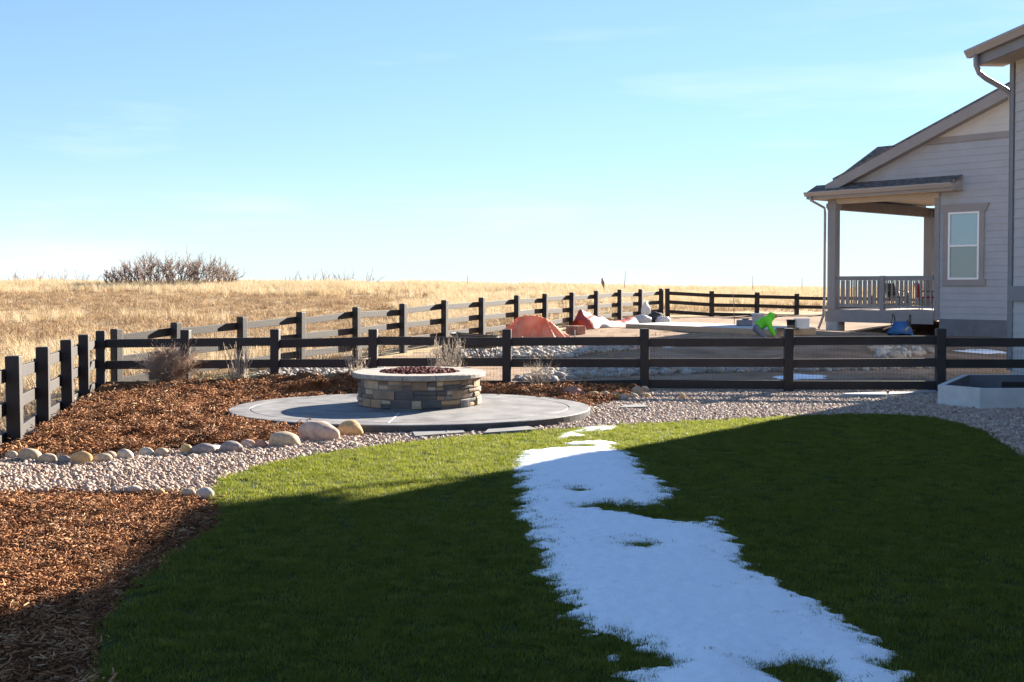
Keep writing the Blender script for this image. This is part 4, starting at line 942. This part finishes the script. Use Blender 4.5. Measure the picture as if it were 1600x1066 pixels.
# heaped soil at the slab foot
def heap(name, c, rx, ry, hh, m, label, cat, seed, n=40, sharp=1.5, kind=None, wr=.12):
    V, F = [], []; ax = np.linspace(-1.1, 1.1, n)
    for j in range(n):
        for i in range(n):
            x, y = ax[i], ax[j]; r = math.hypot(x, y); th = math.atan2(y, x)
            if name == 'tarp':
                q_ = min(1, max(0, ((x+.42)*.44-(y-.12)*.16)/.2192)); xx, yy = x-(-.42+.44*q_), y-(.12-.16*q_); rr = math.hypot(xx, yy); r = max(rr*1.18, r*sm(.75, 1.0, r)); th = math.atan2(yy, xx)+q_
            k = max(0, 1-r)**sharp if sharp > 0 else max(0, 1-r*r)
            fold = noise.noise(Vector((math.cos(th)*2.2+seed, math.sin(th)*2.2, r*.8)))+.5*noise.noise(Vector((math.cos(th)*5+seed, math.sin(th)*5, r)))
            z = hh*(k*(1+.12*fold)+(.05*math.cos(11*th+seed+2*fold)+wr*.4*fold)*min(1, r*1.8)*max(0, 1.1-r)*1.3)
            px_, py_ = x*rx*(1+.22*fold), y*ry*(1+.22*fold); V.append((px_, py_, z+h1(c[0]+px_, c[1]+py_)-h1(c[0], c[1])+(.012 if r < 1.02 else -.03)))
    for j in range(n-1):
        for i in range(n-1): q_ = j*n+i; F.append((q_, q_+1, q_+n+1, q_+n))
    F = [f for f in F if min(math.hypot(ax[q_ % n], ax[q_//n]) for q_ in f) < 1.04]
    o = lk(name, nmesh(name, V, F), m, smooth=True); o.location = (c[0], c[1], h1(c[0], c[1])); return tag(o, label, cat, kind=kind)
p = far(850, 528, 30.5); heap('tarp', (p.x, p.y), 1.15, .9, .68, M['tarp'], 'orange tarp draped over a heap beside the fence post', 'tarp', 2.0, 56, 1.15, wr=.16)
p = far(950, 536, 29.5); heap('tarp_tail', (p.x, p.y), 1.1, .5, .06, M['tarp'], 'flat trailing end of orange tarp on the bare dirt', 'tarp', 8.0, 40, .6, wr=.5)
# second tarp, crumpled ridge with white lining
def ridge_tarp(u0, v0, u1, v1, d0, d1, hh, m, label, cat, seed, wid, n=46, prof=None):
    a, b = far(u0, v0, d0), far(u1, v1, d1); a.z = h1(a.x, a.y); b.z = h1(b.x, b.y); dr = (b-a); sd = Vector((-dr.y, dr.x, 0)).normalized(); V, F = [], []
    for i in range(n):
        t = i/(n-1); hk = np.interp(t, [q_[0] for q_ in prof], [q_[1] for q_ in prof])
        for j in range(13):
            s_ = j/6-1; c = a+dr*t+sd*wid*s_*(.75+.4*noise.noise(Vector((t*5+seed, s_, 0)))); g_ = h1(c.x, c.y)
            f_ = noise.noise(Vector((t*6+seed, s_*2.5, 1.2)))
            V.append((c.x-a.x, c.y-a.y, g_-a.z+.015+hh*hk*max(0, 1-abs(s_)**1.6)*(1+.5*f_)+.03*abs(f_)))
    for i in range(n-1):
        for j in range(12): q_ = i*13+j; F.append((q_, q_+1, q_+14, q_+13))
    o = lk('tarp', nmesh('tarp', V, F), m, smooth=True); o.location = a; return tag(o, label, cat)
o = ridge_tarp(902, 512, 990, 505, 36.0, 38.5, .50, [M['tarpred'], M['tarpwhite']], 'red tarp with white lining crumpled along the back fence', 'tarp', 3.0, .42, prof=[(0, .6), (.08, 1.1), (.25, .8), (.5, .38), (.75, .3), (1, .65)])
fi = [1 if (i % 12) < 4 and i//12 > 5 else 0 for i in range(len(o.data.polygons))]; o.data.polygons.foreach_set('material_index', fi)
def lump_bag(u, v, d, wd, hh, m, lb, seed, cat='bag', zadd=0.0):
    bm = bmesh.new(); bmesh.ops.create_icosphere(bm, subdivisions=4, radius=.5)
    for vv in bm.verts:
        k = 1+.22*noise.noise(vv.co*3+Vector((seed, 0, 0)))+.12*noise.noise(vv.co*8+Vector((seed, 2, 0))); vv.co *= k; vv.co.z = max(vv.co.z, -.36)+.36
        vv.co = Vector((vv.co.x*wd, vv.co.y*wd*.7, vv.co.z*hh*1.15))
    p_ = far(u, v, d); o_ = obj('plastic_bag', bm, m, smooth=True); o_.location = (p_.x, p_.y, max(h1(p_.x, p_.y), 0)+zadd); return tag(o_, lb, cat, 'sheeting and bags by the far fence corner')
lump_bag(1004, 500, 40., .62, .30, M['tarpwhite'], 'low crumpled white plastic bag by the end of the red tarp', 4)
lump_bag(1009, 497, 41., .34, .66, M['tarpwhite'], 'upright white plastic bag standing above the red tarp', 1)
lump_bag(1025, 503, 40.5, .62, .36, M['dark'], 'black bag lying beside white sheeting at the far corner', 6)
lump_bag(1036, 505, 39.8, .5, .28, M['tarpwhite'], 'white crumpled sheeting in front of the black bag', 9)
# buckets, boxes
def bucket(u, d, zb, lb, r=.16, hh=.37, m='bucket'):
    x = (u-CX)/FPX*d; rt = empty('bucket', (x, d, zb), lb, 'bucket'); bm = bmesh.new(); n_ = 20
    pr = [(r*.85, 0), (r*.98, hh*.9), (r*1.05, hh*.9), (r*1.05, hh), (r*.94, hh), (r*.8, .02)]
    rg_ = [[bm.verts.new((a*math.cos(2*math.pi*i/n_), a*math.sin(2*math.pi*i/n_), z_)) for i in range(n_)] for a, z_ in pr]
    for r0, r1 in zip(rg_, rg_[1:]):
        for i in range(n_): bm.faces.new((r0[i], r0[(i+1) % n_], r1[(i+1) % n_], r1[i]))
    bm.faces.new(rg_[0][::-1]); bm.faces.new(rg_[-1]); obj('pail', bm, M[m], rt, True)
    bm = bmesh.new(); tube(bm, [(r*1.03*math.cos(a), r*.6*math.sin(a)*-1, hh*.9-.1*math.sin(a)) for a in np.linspace(0, math.pi, 9)], .005, 5); obj('handle', bm, M['steel'], rt)
bucket(1184, 33.0, zs, 'white bucket on the slab behind the worker', .17, .42)
bucket(1236, 32.2, zs, 'dark bucket on the slab beside the white crate', .12, .26, 'dark')
x = (1253-CX)/FPX*32.4; rt = empty('crate', (x, 32.4, zs), 'open white crate on the slab near the porch', 'crate')
bm = bmesh.new()
box(bm, (0, 0, .02), (.36, .28, .03)); box(bm, (-.17, 0, .15), (.02, .28, .23)); box(bm, (.17, 0, .15), (.02, .28, .23)); box(bm, (0, -.13, .15), (.32, .02, .23)); box(bm, (0, .13, .15), (.32, .02, .23)); obj('body', bm, M['bucket'], rt)
bm = bmesh.new(); box(bm, (0, 0, .275), (.38, .30, .02)); bmesh.ops.delete(bm, geom=[f for f in bm.faces if abs(f.normal.z) > .5], context='FACES_ONLY'); obj('rim', bm, M['white'], rt)
p = far(1222, 511, 31.6); bm = bmesh.new(); box(bm, (0, 0, .03), (.6, .16, .06), bev=.01); box(bm, (.1, 0, .09), (.22, .05, .07), bev=.01)
o = obj('hand_float', bm, M['steel']); o.location = (p.x+.15, 31.6, zs); tag(o, 'dark finishing float lying on the slab by the worker', 'tool')
x = (1165-CX)/FPX*34.5; bm = bmesh.new(); box(bm, (0, 0, .09), (.5, .3, .18), bev=.03); box(bm, (0, 0, .2), (.2, .03, .04), bev=.008); o = obj('tool_box', bm, M['jean']); o.location = (x, 34.5, zs); tag(o, 'grey tool box on the slab left of the white bucket', 'tool box')
for i, (u, d, a) in enumerate([(894, 33.5, .1), (905, 33.3, .7)]):
    x = (u-CX)/FPX*d; bm = bmesh.new(); box(bm, (0, 0, .13), (.34, .18, .24), bev=.01); box(bm, (0, 0, .13), (.12, .19, .08), bev=.005); o = obj('masonry_block', bm, ROCK['red']); o.location = (x, d, h1(x, d)); o.rotation_euler.z = a
    tag(o, ['red masonry block touching the orange tarp', 'red masonry block just right of the first block'][i], 'block', 'red blocks by the orange tarp')
p = far(898, 530, 30); bm = bmesh.new(); tube(bm, [(0, 0, -.1), (0, 0, .42)], .016, 5); o = obj('wooden_stake', bm, M['paletwig']); o.location = (p.x, 30, h1(p.x, 30)); tag(o, 'pale wooden stake between the red blocks', 'stake')

# wheelbarrows
def barrow(loc, rz, tray_m, handle_m, label, ry=0, rx=0, zl=.38):
    rt = empty('wheelbarrow', loc, label, 'wheelbarrow'); rt.rotation_euler = (rx, ry, rz)
    bm = bmesh.new(); lo_ = [(-.26, -.2), (.36, -.14), (.36, .14), (-.26, .2)]; hi_ = [(-.48, -.35), (.62, -.28), (.62, .28), (-.48, .35)]; zh = [.62, .70, .70, .62]
    a = [bm.verts.new((*p_, zl)) for p_ in lo_]; b = [bm.verts.new((*p_, zh[i])) for i, p_ in enumerate(hi_)]
    a2 = [bm.verts.new((p_[0]*.94, p_[1]*.92, zl+.02)) for p_ in lo_]; b2 = [bm.verts.new((p_[0]*.96, p_[1]*.95, zh[i])) for i, p_ in enumerate(hi_)]
    bm.faces.new(a[::-1]); bm.faces.new(a2)
    for i in range(4): j = (i+1) % 4; bm.faces.new((a[i], a[j], b[j], b[i])); bm.faces.new((a2[j], a2[i], b2[i], b2[j])); bm.faces.new((b[i], b[j], b2[j], b2[i]))
    bmesh.ops.recalc_face_normals(bm, faces=bm.faces)
    bmesh.ops.bevel(bm, geom=list(bm.edges), offset=.02, segments=2, affect='EDGES'); obj('tray', bm, tray_m, rt, True)
    wh = bmesh.new(); n_ = 24
    for k_ in range(n_):
        pass
    seg = [(.2+.045*math.cos(t_), .045*math.sin(t_)) for t_ in np.linspace(0, 2*math.pi, 9)[:-1]]
    rr_ = [[wh.verts.new((.66+r_*math.cos(2*math.pi*i/n_), y_, .245+r_*math.sin(2*math.pi*i/n_)*-1)) for (r_, y_) in seg] for i in range(n_)]
    for i in range(n_):
        for j in range(8): wh.faces.new((rr_[i][j], rr_[(i+1) % n_][j], rr_[(i+1) % n_][(j+1) % 8], rr_[i][(j+1) % 8]))
    bmesh.ops.recalc_face_normals(wh, faces=wh.faces); wheel = obj('wheel', wh, M['rubber'], rt, True)
    rm = bmesh.new(); tube(rm, [(.66, -.02, .245), (.66, .02, .245)], .16, 16); tube(rm, [(.66, -.09, .245), (.66, .09, .245)], .03, 8); obj('rim', rm, M['steel'], wheel)
    for s_ in (-1, 1):
        bm = bmesh.new(); tube(bm, [(.68, s_*.09, .25), (.4, s_*.12, .36), (-.3, s_*.24, .38), (-.95, s_*.31, .60)], .021, 8); obj('handle', bm, handle_m, rt)
        bm = bmesh.new(); tube(bm, [(.05, s_*.2, .37), (-.12, s_*.24, .02), (-.3, s_*.24, .02), (-.36, s_*.25, .38)], .016, 6); obj('leg', bm, M['steel'], rt)
    bm = bmesh.new(); tube(bm, [(.50, -.15, .36), (.92, -.12, .24), (.92, .12, .24), (.50, .15, .36)], .015, 6); obj('wheel_guard', bm, M['steel'], rt)
    return rt
x = (748-CX)/FPX*26.0; barrow((x, 26.0, h1(x, 26.0)), R(180-12), M['steel'], M['steel'], 'rusty dark wheelbarrow standing behind the fence right of the fire pit')
x = (1404-CX)/FPX*34.0; barrow((x+.15, 34.0, h1(x, 34.0)+.68), R(58), M['blue'], M['wood'], 'blue wheelbarrow tipped upside down against the porch rim', ry=R(13), rx=R(180), zl=.22)

# ------------------------------------------------------------------ the worker
def skin(name, verts, edges, rad, m, parent, sub=2, root=0):
    me = bpy.data.meshes.new(name); me.from_pydata(verts, edges, []); o_ = lk(name, me, m, parent)
    md = o_.modifiers.new('skin', 'SKIN'); md.use_smooth_shade = True
    for i, r_ in enumerate(rad): me.skin_vertices[0].data[i].radius = r_ if isinstance(r_, tuple) else (r_, r_); me.skin_vertices[0].data[i].use_root = (i == root)
    sb = o_.modifiers.new('sub', 'SUBSURF'); sb.levels = sub; sb.render_levels = sub
    return o_
PD = 30.6; px_ = (1196-CX)/FPX*PD
wk = empty('person', (px_, PD, h1(px_, PD)), 'person in neon green hoodie kneeling and bending over the slab edge', 'person', rz=R(-8))
# facing +x, kneeling: pelvis low, torso bent forward, hands reaching down
J = dict(pel=(-.26, 0, .42), sp=(-.12, 0, .52), ch=(.04, 0, .62), nk=(.14, 0, .70), hd=(.215, 0, .765), ht=(.265, 0, .83), fm=(.28, 0, .765), fc=(.335, 0, .728),
         shl=(.06, .17, .62), ell=(.19, .21, .40), wrl=(.30, .16, .18), shr=(.06, -.17, .62), elr=(.13, -.23, .39), wrr=(.26, -.17, .17),
         hpl=(-.26, .10, .40), knl=(.06, .13, .10), anl=(-.32, .14, .09), tol=(-.44, .14, .03), hpr=(-.26, -.10, .40), knr=(.02, -.14, .12), anr=(-.36, -.14, .09), tor=(-.48, -.14, .03))
def sk(names, edges): idx = {k_: i for i, k_ in enumerate(names)}; return [J[k_] for k_ in names], [(idx[a], idx[b]) for a, b in edges]
for sfx, sy in (('l', 1), ('r', -1)):
    wr = Vector(J['wr'+sfx]); J['pa'+sfx] = tuple(wr+Vector((.07, 0, -.045)))
    for fi_, (dy, ln_) in enumerate(((-.032, .075), (-.011, .085), (.011, .08), (.032, .065))):
        J['f%d%sa' % (fi_, sfx)] = tuple(wr+Vector((.09, dy, -.06))); J['f%d%sb' % (fi_, sfx)] = tuple(wr+Vector((.09+ln_*.5, dy*1.15, -.095))); J['f%d%sc' % (fi_, sfx)] = tuple(wr+Vector((.09+ln_*.6, dy*1.15, -.095-ln_*.5)))
    J['t1'+sfx] = tuple(wr+Vector((.055, -sy*.045, -.05))); J['t2'+sfx] = tuple(wr+Vector((.09, -sy*.06, -.085)))
bn = ['pel', 'sp', 'ch', 'nk', 'hd', 'ht', 'fm', 'fc']; be = [('pel', 'sp'), ('sp', 'ch'), ('ch', 'nk'), ('nk', 'hd'), ('hd', 'ht'), ('hd', 'fm'), ('fm', 'fc')]
br = [.12, .11, .105, .055, .078, .07, .07, .052]
for s_ in 'lr':
    bn += ['sh'+s_, 'el'+s_, 'wr'+s_, 'pa'+s_, 'hp'+s_, 'kn'+s_, 'an'+s_, 'to'+s_, 't1'+s_, 't2'+s_]; br += [.052, .042, .03, .036, .10, .062, .042, .035, .011, .009]
    be += [('ch', 'sh'+s_), ('sh'+s_, 'el'+s_), ('el'+s_, 'wr'+s_), ('wr'+s_, 'pa'+s_), ('pel', 'hp'+s_), ('hp'+s_, 'kn'+s_), ('kn'+s_, 'an'+s_), ('an'+s_, 'to'+s_), ('wr'+s_, 't1'+s_), ('t1'+s_, 't2'+s_)]
    for f_ in range(4):
        bn += ['f%d%s%s' % (f_, s_, c_) for c_ in 'abc']; br += [.010, .009, .008]
        be += [('pa'+s_, 'f%d%sa' % (f_, s_)), ('f%d%sa' % (f_, s_), 'f%d%sb' % (f_, s_)), ('f%d%sb' % (f_, s_), 'f%d%sc' % (f_, s_))]
wk.scale = (.93, .93, .93)
vv, ee = sk(bn, be); skin('body', vv, ee, br, M['skin'], wk)
J['hem'] = (-.25, 0, .41); J['hmid'] = (-.08, 0, .55); J['cufl'] = tuple(Vector(J['wrl'])+Vector((-.02, 0, .025))); J['cufr'] = tuple(Vector(J['wrr'])+Vector((-.02, 0, .025))); J['hood'] = (.17, 0, .768); J['hoodt'] = (.225, 0, .85)
hn = ['hem', 'hmid', 'ch', 'nk', 'hood', 'hoodt', 'shl', 'ell', 'cufl', 'shr', 'elr', 'cufr']
vv, ee = sk(hn, [('hem', 'hmid'), ('hmid', 'ch'), ('ch', 'nk'), ('nk', 'hood'), ('hood', 'hoodt'), ('ch', 'shl'), ('shl', 'ell'), ('ell', 'cufl'), ('ch', 'shr'), ('shr', 'elr'), ('elr', 'cufr')])
skin('hoodie', vv, ee, [.17, .165, .17, .13, .122, .098, .085, .068, .048, .085, .068, .048], M['neon'], wk)
tn = ['pel', 'sp', 'hpl', 'knl', 'anl', 'hpr', 'knr', 'anr']
vv, ee = sk(tn, [('sp', 'pel'), ('pel', 'hpl'), ('hpl', 'knl'), ('knl', 'anl'), ('pel', 'hpr'), ('hpr', 'knr'), ('knr', 'anr')])
skin('trousers', vv, ee, [.155, .13, .115, .082, .062, .115, .082, .062], M['jean'], wk)
for s_ in 'lr':
    vv, ee = sk(['an'+s_, 'to'+s_], [('an'+s_, 'to'+s_)]); vv = [vv[0], tuple((Vector(vv[0])+Vector(vv[1]))/2), vv[1]]; skin('boot', vv, [(0, 1), (1, 2)], [.062, .055, .045], M['boot'], wk)
bm = bmesh.new()
bmesh.ops.create_icosphere(bm, subdivisions=2, radius=1, matrix=Matrix.Translation((.332, 0, .742)) @ Matrix.Rotation(R(35), 4, 'Y') @ Matrix.Diagonal((.018, .013, .024, 1)))
for s_ in (-1, 1): bmesh.ops.create_icosphere(bm, subdivisions=2, radius=.011, matrix=Matrix.Translation((.322, s_*.026, .768)))
obj('face', bm, M['skin'], wk, True)
